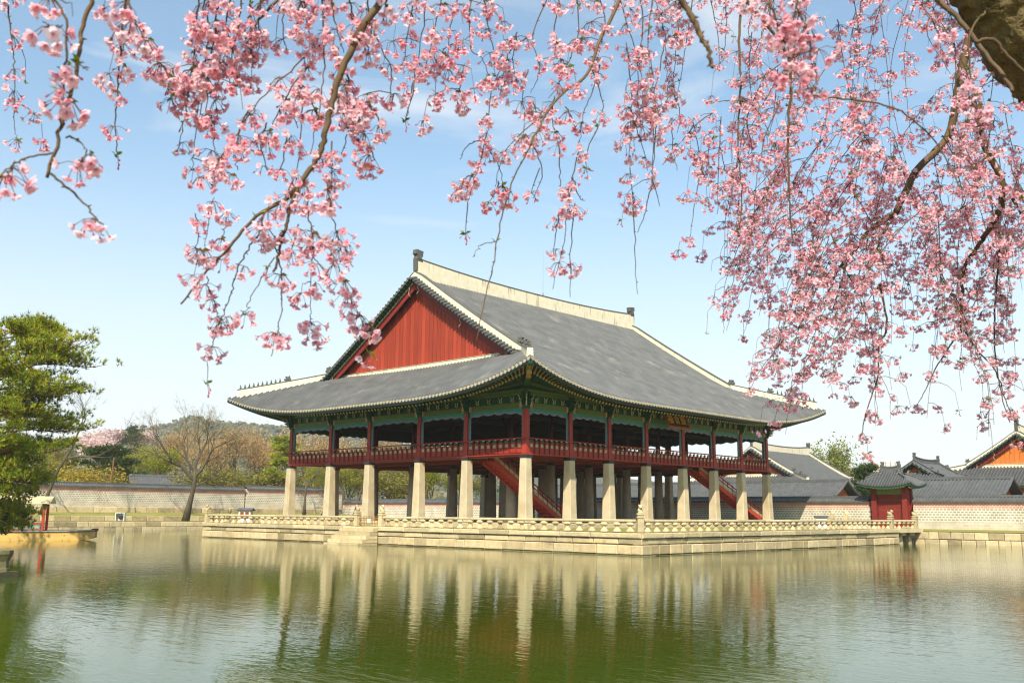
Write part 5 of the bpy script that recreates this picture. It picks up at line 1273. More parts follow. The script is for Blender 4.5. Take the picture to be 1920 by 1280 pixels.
def floodlight(label, px, py, d, s=1.0):
    d = (70.2 - CAM.y) / pray(px, py).y; p = pdepth(px, py, d); z = 1.04; t = thing('floodlight', label, 'lamp', (p.x, p.y, z)); T = Matrix.Translation((p.x, p.y, z)) @ Matrix.Rotation(YAW - math.pi / 2 + math.pi, 4, 'Z') @ Matrix.Diagonal((s, s, s, 1))
    mb = MB(); mb.box(-.55, -.47, -.3, .3, 0, 1.0); mb.box(.47, .55, -.3, .3, 0, 1.0); mb.box(-.468, .468, -.3, .36, .94, 1.02); mb.box(-.468, .468, -.3, -.24, .1, .938); put('housing', mb.mesh('housing', ['white_paint']), t, mat4=T)
    mb = MB(); mb.tube([(0, -.2, .42), (0, .12, .42)], .24, 14); put('lens', mb.mesh('lens', ['dark_glass']), t, mat4=T)
floodlight('white boxed floodlight with round black lens on the north bank', 226, 972, 134)
mb = MB(); p = pdepth(328, 963, 140); mb.box(-.9, .9, -.2, .2, 0, .12); mb.box(-.9, .9, .1, .2, .3, .42); mb.box(-.8, -.7, -.2, .2, -.45, 0); mb.box(.7, .8, -.2, .2, -.45, .42)
t = thing('bank_bench', 'small grey stone bench on the upper north bank', 'bench', (p.x, 73.2, 1.7)); put('seat', mb.mesh('seat', ['granite_pale']), t, (p.x, 73.2, 2.2))
def booth(label, x, y, s=1.0, win=True, rz=0):
    t = thing('utility_box', label, 'box', (x, y, 1.3)); T = Matrix.Translation((x, y, 1.3)) @ Rz(rz) @ Matrix.Diagonal((s, s, s, 1))
    mb = MB(); mb.box(-.52, .52, -.4, .4, 0, 1.02); put('body', mb.mesh('body', ['white_paint']), t, mat4=T)
    mb = MB(); mb.prism([(-.52, 1.02), (.52, 1.02), (.56, 1.07), (0, 1.27), (-.56, 1.07)], -.68, .68, lambda u, v, w: (w, u, v)); put('roof', mb.mesh('roof', ['roof_tile_dark']), t, mat4=T)
    if win:
        for u in (-.22, .22):
            mb = MB(); mb.box(u - .16, u + .16, -.43, -.402, .38, .92, 0); put('shutter', mb.mesh('shutter', ['floor_red']), t, mat4=T)
booth('small white box house with grey roof behind the left balustrade', -1.2, 33.6, 1.05, True, -50)
booth('white box with dark flat roof beside the bridge posts', 30.5, -7.2, .85, False, -60)
p = pdepth(203, 930, 128); t = thing('utility_pole', 'thin wooden pole rising above the north wall', 'pole', (p.x, p.y, 2.2)); zt = pdepth(207, 856, 128).z
mb = MB(); mb.tube([(p.x, p.y, 2), (p.x + .3, p.y - .2, zt)], [.16, .11], 8); put('shaft', mb.mesh('shaft', ['bud_tan' if False else 'bark_pine']), t)
st = thing('stone_mooring_post', 'squat weathered stone post in the water at the left edge', 'post', (-37.4, -9.2, 0))
mb = MB(); mb.lathe([(.34, -.8), (.34, .30), (.30, .32), (.29, .55), (.36, .72), (.40, .80), (.40, .92), (.30, .96)], 8); put('shaft', mb.mesh('shaft', ['granite_wet']), st, (-37.42, -9.2, 0)); mb = MB(); mb.taper(.46, .46, .44, .44, -.8, .20); put('base', mb.mesh('base', ['granite_wet']), st, (-37.42, -9.2, 0), .5)
# far crane and rooftop beyond the halls
p = pdepth(1655, 880, 420); t = thing('distant_building', 'distant pale building with reddish roof edge above the gate', 'building', (p.x, p.y, 1)); T = Matrix.Translation((p.x, p.y, 0)) @ Matrix.Rotation(YAW - R(90), 4, 'Z')
mb = MB(); mb.box(-8, 8, 0, 14, 1, p.z); put('wall', mb.mesh('wall', ['city_white']), t, mat4=T); mb = MB(); mb.box(-8.4, 8.4, -.4, 14.4, p.z + .003, p.z + 1.2); put('roof', mb.mesh('roof', ['city_orange']), t, mat4=T)
for i in range(4):
    mb = MB(); mb.lathe([(.9, 0), (.9, 2.2), (.5, 2.6)], 10); put('rooftop_tank', mb.mesh('rooftop_tank', ['city_white']), t, mat4=T @ Matrix.Translation((1 + i * 2.1, 2, p.z + 1.2)))
a = pdepth(1617, 848, 460); b = pdepth(1644, 874, 460); t = thing('construction_crane', 'distant pale red crane jib above the gate roof', 'crane', (b.x, b.y, 1))
mb = MB(); mb.beam(b, a, .9, .9); put('jib', mb.mesh('jib', ['crane_red']), t); mb = MB(); mb.beam((b.x, b.y, 1), (b.x, b.y, b.z + 1), 1.2, 1.2); put('mast', mb.mesh('mast', ['crane_red']), t)
# ------------------------------------------------------------------ weeping cherry over the camera
from mathutils import noise
cr_ = random.Random(19); crn = np.random.RandomState(19)
base = CAM + rt * 3.6 + Vector((fw.x, fw.y, 0)).normalized() * 3.6; base.z = 1.0
ch = thing('weeping_cherry', 'weeping cherry with thick leaning limb and hanging pink blossom strands in the foreground', 'tree', base)
def smooth(pts, n=5):
    P_ = [Vector(p) for p in pts]
    if len(P_) < 3: return [P_[0].lerp(P_[-1], i / 3) for i in range(4)]
    out = []
    for i in range(len(P_) - 1):
        a, b, c, d = P_[max(0, i - 1)], P_[i], P_[i + 1], P_[min(len(P_) - 1, i + 2)]
        for k in range(n):
            t = k / n; out.append(.5 * ((2 * b) + (c - a) * t + (2 * a - 5 * b + 4 * c - d) * t * t + (3 * b - a - 3 * c + d) * t ** 3))
    out.append(P_[-1]); return out
def limb_mesh(pts, r0, r1, n=14, rough=.06, seed=1):
    big = r0 > .13; n = 56 if big else n; q = smooth(pts, 26 if big else 8); k = len(q); mb = MB(); r = random.Random(seed)
    mb.tube(q, [(r0 + (r1 - r0) * (i / (k - 1)) ** .6) for i in range(k)], n)
    o = []                                                     # furrowed, knobbly bark
    for i, v in enumerate(mb.v):
        c = q[i // n]; d = Vector(v) - c; w = Vector(v)
        f = .17 * (1 - 2 * abs(noise.noise(w * 11 + Vector((seed, 0, 0))))) + .12 * noise.noise(w * 3.2) + .09 * (1 - 2 * abs(noise.noise(w * 26)))
        o.append(tuple(c + d * (1 + f * (1 if big else .5))))
    mb.v = o; return mb.mesh('limb', ['bark_cherry'], True), q
fork = pdepth(2280, 330, 4.15)
me, _ = limb_mesh([base - Vector((0, 0, .4)), base + Vector((.05, .05, .8)), base.lerp(fork, .6), fork], .34, .24, 16, .05, 3); put('trunk', me, ch)
L1 = [fork, pdepth(2090, 200, 4.05), pdepth(1950, 85, 3.95), pdepth(1845, -50, 3.9), pdepth(1680, -230, 3.8), pdepth(1350, -420, 3.5), pdepth(900, -480, 3.2), pdepth(450, -430, 2.7), pdepth(0, -330, 2.3)]
me, q1 = limb_mesh(L1, .25, .045, 16, .055, 4); put('limb', me, ch)
L2 = [pdepth(1850, -60, 3.95), pdepth(1700, -190, 4.5), pdepth(1450, -260, 5.0), pdepth(1250, -230, 4.8), pdepth(1000, -200, 4.0)]
me, q2 = limb_mesh(L2, .10, .03, 10, .05, 5); put('limb', me, ch)
L3 = [fork, pdepth(2150, 120, 5.0), pdepth(1960, -60, 5.6), pdepth(1700, -170, 5.7), pdepth(1450, -180, 5.5)]
me, q3 = limb_mesh(L3, .14, .03, 10, .05, 6); put('limb', me, ch)
LIMB = q1[70::4] + q2 + q3[20:]

# flowers: five notched petals and a few inner ones, dark red calyx, thin pedicel
def flower(r, o, d, s, openn, tone):
    """returns (verts, tris, mats, tints) for a flower whose calyx sits at o and which opens along d"""
    d = d / np.linalg.norm(d); a = np.cross(d, r.normal(0, 1, 3)); a /= np.linalg.norm(a); b = np.cross(d, a); V, F, Mi, T = [], [], [], []
    def add(vs, fs, m, t):
        k = len(V); V.extend(vs); F.extend((x + k, y + k, z + k) for x, y, z in fs); Mi.extend([m] * len(fs)); T.extend(t)
    cv = [o - d * .003 * s] + [o + (a * math.cos(q) + b * math.sin(q)) * .0030 * s + d * .005 * s for q in (0, 1.57, 3.14, 4.71)]
    add(cv, [(0, 1, 2), (0, 2, 3), (0, 3, 4), (0, 4, 1)], 1, [(1, 1, 1, 1)] * 5)
    c0 = o + d * .004 * s
    for ring, (n, ln, wd, tilt) in enumerate(((5, .0150, .0062, openn), (4, .0115, .0050, openn * .6)) if openn > .35 else ((4, .0120, .0045, openn),)):
        ph = r.uniform(0, 6.28)
        for k in range(n):
            q = ph + 6.2832 * k / n + r.uniform(-.15, .15); rad = a * math.cos(q) + b * math.sin(q); tn = -a * math.sin(q) + b * math.cos(q); tl = tilt * r.uniform(.85, 1.15)
            e1 = d * math.cos(tl) + rad * math.sin(tl); tl2 = tl * 1.25; e2 = d * math.cos(tl2) + rad * math.sin(tl2); L_ = ln * s * r.uniform(.9, 1.1); w = wd * s
            m1 = c0 + e1 * L_ * .55; t1 = m1 + e2 * L_ * .5
            vs = [c0, m1 - tn * w, m1 + tn * w, t1 - tn * w * .62, t1 + tn * w * .62]
            tb = (.72 * tone[0], .50 * tone[1], .58 * tone[2], 1); tm = (*tone, 1); te = (min(1.18, tone[0] * 1.06), tone[1] * 1.14, tone[2] * 1.10, 1)
            add(vs, [(0, 2, 1), (1, 2, 4), (1, 4, 3)], 0, [tb, tm, tm, te, te])
    return V, F, Mi, T
def cluster(seed, n, spread=1.0, buds=0, leaf=0):
    r = np.random.RandomState(seed); V, F, Mi, T = [], [], [], []
    def merge(v, f, m, t):
        k = len(V); V.extend(v); F.extend((x + k, y + k, z + k) for x, y, z in f); Mi.extend(m); T.extend(t)
    def stick(p, q, w, m):
        d = q - p; d /= np.linalg.norm(d); a = np.cross(d, [.3, .7, .2]); a /= np.linalg.norm(a); b = np.cross(d, a)
        vs = [p + (a * math.cos(x) + b * math.sin(x)) * w for x in (0, 2.1, 4.2)] + [q + (a * math.cos(x) + b * math.sin(x)) * w for x in (0, 2.1, 4.2)]
        merge(vs, [(0, 1, 4), (0, 4, 3), (1, 2, 5), (1, 5, 4), (2, 0, 3), (2, 3, 5)], [m] * 6, [(1, 1, 1, 1)] * 6)
    for i in range(n + buds):
        bud = i >= n; h = r.normal(0, 1, 3); h[2] = 0; h /= np.linalg.norm(h) + 1e-9; el = r.uniform(.05, 1.4) if not bud else r.uniform(.5, 1.3)
        d = h * math.cos(el) + np.array([0, 0, -math.sin(el)]); L_ = r.uniform(.020, .036) * spread; mid = d * L_ * .55 + np.array([0, 0, .004]); end = d * L_ + np.array([0, 0, -.008 * r.rand()])
        stick(np.zeros(3), mid, .0009, 2); stick(mid, end, .0008, 2)
        tone = (1.0, 1.0, 1.0); u = r.rand(); tone = (1.0 + .08 * u, .74 + .62 * u, .80 + .50 * u)
        if bud: tone = (.85, .35, .48)
        fd = d + np.array([0, 0, -.25]) + r.normal(0, .25, 3); merge(*flower(r, end, fd, r.uniform(.80, .98) * (1 if not bud else .75), r.uniform(.75, 1.2) if not bud else .16, tone))
    for i in range(leaf):
        h = r.normal(0, 1, 3); h[2] = abs(h[2]) * .6 - .2; h /= np.linalg.norm(h); a = np.cross(h, r.normal(0, 1, 3)); a /= np.linalg.norm(a); L_ = r.uniform(.018, .034)
        merge([np.zeros(3), h * L_ * .45 + a * .0055, h * L_ + np.array([0, 0, -.004]), h * L_ * .45 - a * .0055], [(0, 1, 2), (0, 2, 3)], [3, 3], [(1, 1, 1, 1)] * 4)
    return np.array(V), np.array(F), np.array(Mi), np.array(T)
MATS = ['petal', 'calyx', 'pedicel', 'young_leaf']
TPL = [cluster(1, 8), cluster(2, 10, 1.1), cluster(3, 7, 1.0, 1), cluster(4, 9, 1.05, 1, 1), cluster(5, 6, 1.0, 2, 2), cluster(6, 11, 1.15), cluster(7, 5, 1.0, 2), cluster(8, 3, 1.0, 3, 2), cluster(9, 0, .8, 3, 3), cluster(10, 0, .6, 0, 3)]
TME = [np_mesh('blossom_cluster', v, f, MATS, m, t) for v, f, m, t in TPL]
FULL, LOOSE, BUD, LEAF = (0, 1, 2, 3, 5, 3), (2, 4, 6, 3), (7, 8, 6), 9
inst = []                                                    # (template, position, z-rotation, scale, strand object)
def hang(d0, d1, r0, r1, dens, pts, tail=False, tw=1.0, bare=0.0, wob=.0018, green=.12, sc=1.0):
    """strand through picture points at real distances d0..d1 m; r in mm; dens = clusters per 5 cm; bare = bare share at the tip"""
    n = len(pts); P_ = [pdepth(x, y, d0 + (d1 - d0) * i / max(1, n - 1)) for i, (x, y) in enumerate(pts)]
    P_ = smooth(P_, 6); L_ = [0]
    P_ = [p + Vector((cr_.gauss(0, wob), cr_.gauss(0, wob), cr_.gauss(0, wob * .5))) if 0 < i else p for i, p in enumerate(P_)]
    mb = MB(); k = len(P_)
    for i in range(1, k): L_.append(L_[-1] + (P_[i] - P_[i - 1]).length)
    T_ = L_[-1]; rad = [(r0 + (r1 - r0) * l / T_) * .001 for l in L_]; pre = []
    if pts[0][1] <= 10:                                       # comes down from a limb above the picture
        a = P_[0]; lb = min(LIMB, key=lambda q: (q - a).length + (0 if q.z > a.z + .1 else 5)); pre = [lb, lb.lerp(a, .35) + Vector((0, 0, .12)), lb.lerp(a, .7) + Vector((0, 0, .06))]
    mb.tube(pre + P_, [max(rad[0], .0022) * 1.3] * len(pre) + rad, 7 if r0 > 5 else 5, 0)
    found = []
    def at_(l):
        for i in range(1, k):
            if L_[i] >= l: t = (l - L_[i - 1]) / max(1e-6, L_[i] - L_[i - 1]); return P_[i - 1].lerp(P_[i], t), (P_[i] - P_[i - 1]).normalized()
        return P_[-1], Vector((0, 0, -1))
    l = cr_.uniform(0, .03); end = T_ * (1 - bare)
    while l < T_:
        p, d = at_(l)
        if dens > 0 and l < end and cr_.random() < (.88 if d0 < 2.9 else .78):
            o = p + Vector((cr_.gauss(0, .006), cr_.gauss(0, .006), -.002)); t = cr_.choice(FULL if cr_.random() < .8 else LOOSE); found.append((t, o, cr_.uniform(0, 6.28), cr_.uniform(.72, 1.14) * sc))
        elif cr_.random() < .3: found.append((cr_.choice((LEAF, 8, 9)), p, cr_.uniform(0, 6.28), cr_.uniform(.6, 1.0)))
        if cr_.random() < .38 * tw and r1 < 9 and T_ > .15:                # side twigs that droop
            s_ = Vector((cr_.gauss(0, 1), cr_.gauss(0, 1), 0)).normalized(); ln = cr_.uniform(.04, .24) * min(1, d0 / 4.2); a = p + s_ * ln * .5 + Vector((0, 0, -.012)); b = p + s_ * ln * .78 + Vector((0, 0, -ln * .7)); c5 = p + s_ * ln * .7 + Vector((0, 0, -ln * .22))
            mb.tube([p, p.lerp(a, .5) + Vector((0, 0, ln * .05)), a, c5, b], [.0015, .0014, .0012, .001, .0008], 4, 0, cap=False)
            if dens > 0 and cr_.random() < .75 and l < end + .05: found.append((cr_.choice(FULL + LOOSE), b, cr_.uniform(0, 6.28), cr_.uniform(.75, 1.1) * sc)); (found.append((cr_.choice(FULL + LOOSE), a, cr_.uniform(0, 6.28), cr_.uniform(.7, 1.05) * sc)) if ln > .09 else None)
            elif cr_.random() < green * 2: found.append((cr_.choice((8, 9)), b, cr_.uniform(0, 6.28), .8))
        l += (.058 if d0 < 2.9 else .075) / max(dens, .5) * cr_.uniform(.6, 1.45)
    if tail: found.append((cr_.choice(BUD), P_[-1], 0, .9)); found.append((LEAF, P_[-1], 1, .9))
    for i in range(2, k - 1, 2):                                # small knots and spurs
        if cr_.random() < .6:
            s_ = Vector((cr_.gauss(0, 1), cr_.gauss(0, 1), cr_.gauss(0, .5))).normalized(); mb.tube([P_[i], P_[i] + s_ * (.006 + rad[i])], [rad[i] * .7 + .0008, .0006], 4, 0, cap=False)
    st = put('branch', mb.mesh('branch', ['twig_cherry'], True), ch)
    for f in found: inst.append((*f, st))
    return st

# far left
hang(3.0, 3.0, 3.0, 1.2, .75, [(12, -10), (21, 75), (27, 124), (28, 180)]); hang(3.0, 3.0, 1.5, .8, .3, [(28, 180), (27, 240), (36, 264)], tail=True)
hang(1.75, 1.75, 4.2, 3.2, .0, [(176, -10), (156, 49), (150, 86), (141, 142), (124, 210), (112, 248), (90, 332)], tw=.2); hang(1.75, 1.72, 2.6, 1.8, .55, [(92, -10), (124, 38), (120, 131), (116, 188), (109, 248)], bare=.05)
hang(1.75, 1.7, 2.0, 1.4, .0, [(99, 287), (56, 294), (26, 309), (20, 316)], tw=0); hang(1.7, 1.7, 1.2, 1, 1.4, [(26, 309), (18, 322), (12, 330)], tw=0)
hang(1.75, 1.7, 2.6, 1.4, .0, [(96, 326), (139, 362), (171, 398), (182, 412)], tw=.2); hang(1.7, 1.7, 1.2, 1, 1.3, [(178, 406), (187, 424), (190, 440)], tw=.5)
hang(1.75, 1.72, 1.8, 1.2, .0, [(124, 258), (146, 262), (161, 279)], tw=0); hang(1.72, 1.72, 1.2, 1, 1.6, [(161, 279), (155, 298), (146, 306)], tw=.3)
hang(1.72, 1.72, 1.4, 1, 1.2, [(140, 110), (152, 122), (166, 132)], tw=.2); hang(1.7, 1.7, 1.2, 1, 1.4, [(80, 40), (100, 52), (118, 48)], tw=.2); hang(1.7, 1.7, 1.2, 1, 1.0, [(112, 160), (124, 172), (136, 176)], tw=0)
hang(2.3, 2.4, 3.2, 1.2, .95, [(236, -10), (229, 75), (223, 124), (221, 180), (218, 255), (221, 290)], tw=.9, tail=True); hang(2.0, 2.0, 2, 1, 1.5, [(240, -5), (250, 34), (262, 58), (274, 78)]); hang(2.4, 2.6, 1.6, 1, 1.1, [(270, 60), (292, 110), (312, 128), (330, 140)])
# left mass
for x0, x1, y1, dn in ((372, 350, 200, .9), (392, 368, 230, 1.0), (412, 386, 215, 1.0), (434, 404, 190, 1.0), (456, 430, 170, .9), (384, 356, 150, .8), (470, 470, 110, .9), (490, 480, 120, .8)):
    hang(2.5, 2.6, 2.4, 1.2, dn, [(x0, -10), ((x0 * 2 + x1) / 3 + cr_.uniform(-6, 6), y1 * .33), ((x0 + 2 * x1) / 3 + cr_.uniform(-6, 6), y1 * .66), (x1, y1)], tw=1.2)
hang(2.6, 2.6, 2, 1, .9, [(369, 103), (356, 163), (350, 194), (341, 247), (337, 272)], bare=0); hang(2.6, 2.6, 1.6, 1, .0, [(391, 163), (370, 234), (362, 297), (362, 319)], tail=True); hang(2.5, 2.5, 1.5, 1, 1.5, [(402, 300), (392, 322), (380, 336)]); hang(2.5, 2.5, 1.5, 1, 1.3, [(406, 296), (420, 316), (440, 330)])
hang(2.6, 2.6, 1.6, 1, .1, [(395, 225), (401, 266), (404, 300)]); hang(2.7, 2.6, 4.5, 3, .2, [(530, -10), (487, 37), (470, 56), (450, 94)]); hang(2.7, 2.6, 4, 2.5, .1, [(506, -10), (465, 34)])
hang(2.35, 2.3, 9.5, 6, .12, [(722, -10), (697, 28), (659, 91), (628, 169), (612, 237), (600, 287), (572, 331), (538, 372)], tw=.3); hang(2.3, 2.3, 4.8, 2.2, .25, [(538, 372), (472, 414), (425, 469), (394, 501), (379, 518), (340, 570)], tw=.35)
hang(2.3, 2.3, 4.5, 3.2, .25, [(562, 345), (544, 389), (535, 427), (523, 475), (514, 510)], tw=.5)
hang(2.3, 2.35, 2.4, 1.3, .22, [(492, 406), (490, 430), (472, 454), (455, 484), (440, 522), (431, 558), (417, 593)], tw=.5); hang(2.35, 2.4, 1.8, 1, 1.1, [(417, 593), (407, 611), (398, 647), (388, 676)], tw=.5); hang(2.4, 2.4, 1.1, .7, 0, [(388, 676), (385, 718)], tail=True); hang(2.35, 2.4, 1.5, 1, .9, [(388, 518), (392, 545), (405, 575), (410, 600)])
hang(2.3, 2.35, 2.2, 1.1, .1, [(490, 430), (508, 451), (520, 478), (526, 504), (529, 540), (523, 605), (508, 667)], tw=.3); hang(2.3, 2.3, 1, 1, 1.2, [(520, 612), (523, 622), (528, 632)], tw=0)
hang(2.3, 2.3, 1.6, .9, 0, [(515, 482), (478, 543), (463, 578), (461, 590)], tail=True, tw=.4); hang(2.5, 2.5, 2.2, 1, .2, [(576, 350), (579, 403), (585, 439), (584, 516), (582, 593)], tw=.4); hang(2.5, 2.5, 1.2, 1, 1.4, [(582, 593), (584, 612), (586, 628)])
hang(2.5, 2.5, 2, 1, .2, [(582, 427), (606, 454), (630, 489), (645, 528), (662, 570), (678, 596)], tw=.5); hang(2.5, 2.45, 1.3, 1, 1.2, [(640, 520), (645, 540), (652, 552)]); hang(2.45, 2.4, 1.3, 1, 1.4, [(674, 588), (684, 602), (690, 612)]); hang(2.45, 2.4, 1.2, .8, 0, [(680, 600), (684, 647), (696, 664)], tail=True); hang(2.5, 2.5, 1.6, 1, .3, [(587, 480), (615, 516), (630, 534)])
hang(2.3, 2.3, 2.2, 1.1, 1.3, [(612, 340), (622, 400), (632, 440), (640, 470)], tw=1.3); hang(2.3, 2.3, 1.6, 1, 1.0, [(632, 440), (648, 470), (660, 500)]); hang(2.5, 2.5, 2.2, 1, .9, [(560, 420), (552, 450), (545, 480), (540, 500)], tw=1.2); hang(2.5, 2.5, 1.6, 1, .5, [(365, 400), (372, 430), (368, 470), (372, 500)], tw=.8); hang(2.5, 2.5, 1.6, 1, .8, [(425, 395), (420, 430), (414, 455)]); hang(2.5, 2.5, 1.2, .8, .3, [(402, 370), (392, 420), (384, 460), (380, 500)], tw=.6)
# centre-left arches
for d, pts, dn in ((2.5, [(600, 70), (544, 134), (503, 172), (469, 212), (434, 266), (406, 306)], .85), (2.5, [(580, 120), (559, 147), (525, 206), (494, 269)], .6), (2.6, [(566, 140), (564, 259), (556, 337)], .35), (2.45, [(603, -10), (608, 125), (600, 200), (581, 290)], .55), (2.5, [(690, 30), (722, 106), (734, 131), (731, 197)], .5), (2.5, [(650, 170), (675, 225), (687, 269)], 1.0), (2.5, [(622, 265), (622, 353)], .5), (2.7, [(536, -10), (531, 62), (539, 94)], .5), (2.7, [(776, 150), (762, 228)], 0), (2.4, [(560, -10), (575, 40), (590, 90)], 1.2), (2.4, [(620, -10), (630, 50), (645, 100)], 1.2), (2.4, [(655, -10), (668, 40), (690, 90)], 1.2), (2.4, [(580, -10), (560, 40), (552, 70)], 1.1), (2.45, [(690, 0), (695, 60), (690, 105)], 1.0),
                   (2.5, [(640, 110), (655, 150), (668, 190), (690, 210)], 1.2), (2.5, [(560, 160), (585, 190), (600, 230)], .9), (2.5, [(640, 200), (652, 240), (640, 290)], .9), (2.5, [(690, 190), (712, 230), (722, 270)], 1.0), (2.5, [(520, 170), (540, 200), (560, 240)], .9), (2.5, [(470, 200), (450, 240), (440, 290), (448, 320)], .9), (2.5, [(500, 230), (490, 270), (500, 320)], .7), (2.5, [(600, 270), (610, 310), (640, 320)], .8), (2.5, [(540, 250), (530, 300), (520, 330)], .6), (2.5, [(680, 260), (700, 290), (690, 310)], 1.0)):
    hang(d, d + .05, 2.4, 1.1, dn, pts, tw=1.0)
# centre
for d, pts, dn, tw in ((3.0, [(800, -10), (789, 79), (776, 153)], 1.1, 1.2), (3.0, [(776, 153), (766, 205), (761, 227)], 0, .3), (3.0, [(830, -10), (815, 60), (800, 120), (790, 150)], 1.2, 1.2), (3.0, [(860, -10), (845, 50), (840, 110), (830, 150)], 1.2, 1.2), (3.0, [(780, -10), (768, 40), (760, 100), (756, 140)], 1.0, 1.2), (3.0, [(884, -10), (881, 87), (907, 114), (921, 171)], .9, 1.0), (3.0, [(921, 171), (914, 245)], 1.2, 1.2), (3.0, [(914, 245), (894, 324), (877, 380)], .1, .5), (3.0, [(877, 380), (872, 437)], 0, .3),
                       (3.0, [(864, 79), (833, 92), (816, 131)], .6, .6), (3.0, [(905, -10), (915, 40), (925, 100), (930, 150)], 1.0, 1.2), (3.0, [(870, 130), (862, 170), (880, 210)], .9, 1), (3.1, [(1030, -10), (999, 66), (1012, 131), (995, 175)], .25, .9), (3.1, [(998, 66), (960, 92), (947, 118), (916, 175)], .3, .7),
                       (3.1, [(1030, 210), (973, 254), (942, 297), (929, 350)], .1, .6), (3.1, [(935, 340), (930, 360), (912, 385)], 1.2, .8), (3.1, [(910, 271), (934, 306), (942, 346)], .3, .5), (3.1, [(870, 335), (866, 350), (860, 358)], 1.4, .5), (3.1, [(895, 320), (872, 345), (858, 350)], .3, .3), (3.1, [(908, 262), (880, 270), (862, 300)], .2, .2), (3.1, [(942, 346), (950, 360), (955, 372)], 1.3, .5),
                       (3.1, [(1126, 109), (1113, 166), (1096, 210), (1087, 262)], .5, 1.1), (3.1, [(1087, 262), (1074, 332), (1065, 394), (1056, 464), (1034, 542)], .15, .6), (3.1, [(1070, 340), (1065, 360), (1060, 385)], 1.4, 1), (3.1, [(1074, 332), (1086, 370), (1096, 376)], .8, .6), (3.1, [(1078, 381), (1072, 437), (1069, 556)], .1, .5), (3.1, [(1047, 271), (1050, 332), (1052, 372)], .3, .6), (3.1, [(1122, 236), (1100, 289), (1100, 315)], 0, .4), (3.1, [(1048, 400), (1042, 440), (1036, 480)], .25, .4),
                       (3.3, [(1174, 80), (1183, 175), (1181, 262), (1181, 315)], .7, 1.0), (3.3, [(1181, 315), (1187, 385)], .5, .6), (3.3, [(1187, 385), (1190, 464), (1195, 551)], 0, 0), (3.3, [(1186, 360), (1188, 372), (1192, 380)], 1.2, .6), (3.3, [(1231, 236), (1225, 306), (1222, 350)], .4, .8), (3.3, [(1222, 350), (1210, 395), (1196, 437)], 0, 0), (3.3, [(1222, 332), (1238, 385)], 0, 0), (3.3, [(1244, 87), (1227, 166), (1187, 245)], .6, 1.0),
                       (3.1, [(1050, -10), (1040, 60), (1052, 120), (1045, 170)], .6, 1.0), (3.1, [(1080, -10), (1085, 60), (1060, 130), (1030, 185)], .7, 1.1), (3.1, [(1120, -10), (1135, 40), (1120, 110)], 1.0, 1.1), (3.2, [(1160, -10), (1180, 60), (1200, 130), (1205, 200)], 1.0, 1.1), (3.2, [(1200, -10), (1205, 60), (1195, 140), (1200, 230)], 1.1, 1.1), (3.3, [(1225, -10), (1215, 80), (1225, 150), (1210, 220)], 1.0, 1.1), (3.3, [(1180, 200), (1200, 260), (1215, 320)], .7, 1.0), (3.2, [(1000, 190), (1010, 230), (1000, 260)], .6, .8), (3.1, [(1040, 180), (1035, 230), (1050, 260)], 1.0, 1.1), (3.1, [(1060, 200), (1075, 230), (1080, 250)], .9, .8), (3.1, [(1012, 315), (995, 363)], 0, .2), (3.1, [(999, 271), (1017, 324), (999, 372)], .1, .3), (3.1, [(1110, 130), (1130, 190), (1122, 236)], .7, .9), (3.1, [(990, 130), (980, 180), (985, 210)], .7, .9), (3.1, [(970, 60), (962, 110), (968, 150)], .5, .8)):
    hang(d, d + .08, 2.2, 1.0, dn, pts, tw=tw, tail=dn == 0 and tw > 0)
hang(3.0, 2.75, 6, 3, .12, [(1166, -10), (1126, 74), (1100, 140), (1056, 175), (1021, 219), (995, 271)], tw=.8); hang(2.75, 2.5, 2.4, 1.3, .0, [(995, 271), (964, 332), (938, 420), (925, 490), (910, 560), (893, 640)], tw=.12); hang(2.55, 2.5, 1.3, .7, 0, [(932, 453), (903, 459), (886, 483)], tw=0)
# centre-right: nearer dark twigs
hang(1.7, 1.7, 6, 3.5, 0, [(1272, -10), (1298, 31), (1313, 66), (1329, 94), (1335, 128)], tw=.1); hang(3.7, 3.7, 5.5, 2, .15, [(1391, -8), (1386, 78), (1389, 156), (1384, 234), (1386, 305), (1391, 371), (1386, 430)], tw=.6); hang(3.5, 3.7, 6.5, 2.5, .2, [(1396, -4), (1434, 43), (1473, 98), (1483, 172), (1477, 234), (1479, 336), (1481, 391), (1487, 457)], tw=.5)
hang(2.6, 2.5, 3, 1.8, 0, [(1488, 172), (1544, 182), (1620, 190), (1691, 211), (1747, 257), (1779, 309), (1800, 350)], tw=.15)
hang(1.9, 1.9, 3, 1.5, 1.5, [(1440, -10), (1455, 40), (1475, 80), (1492, 110)], tw=1.4); hang(1.9, 1.9, 2.5, 1.5, 1.4, [(1490, -10), (1500, 30), (1512, 60)], tw=1.2); hang(1.9, 1.9, 2, 1.2, 1.0, [(1510, 40), (1520, 90), (1530, 140), (1528, 170)], tw=.4)
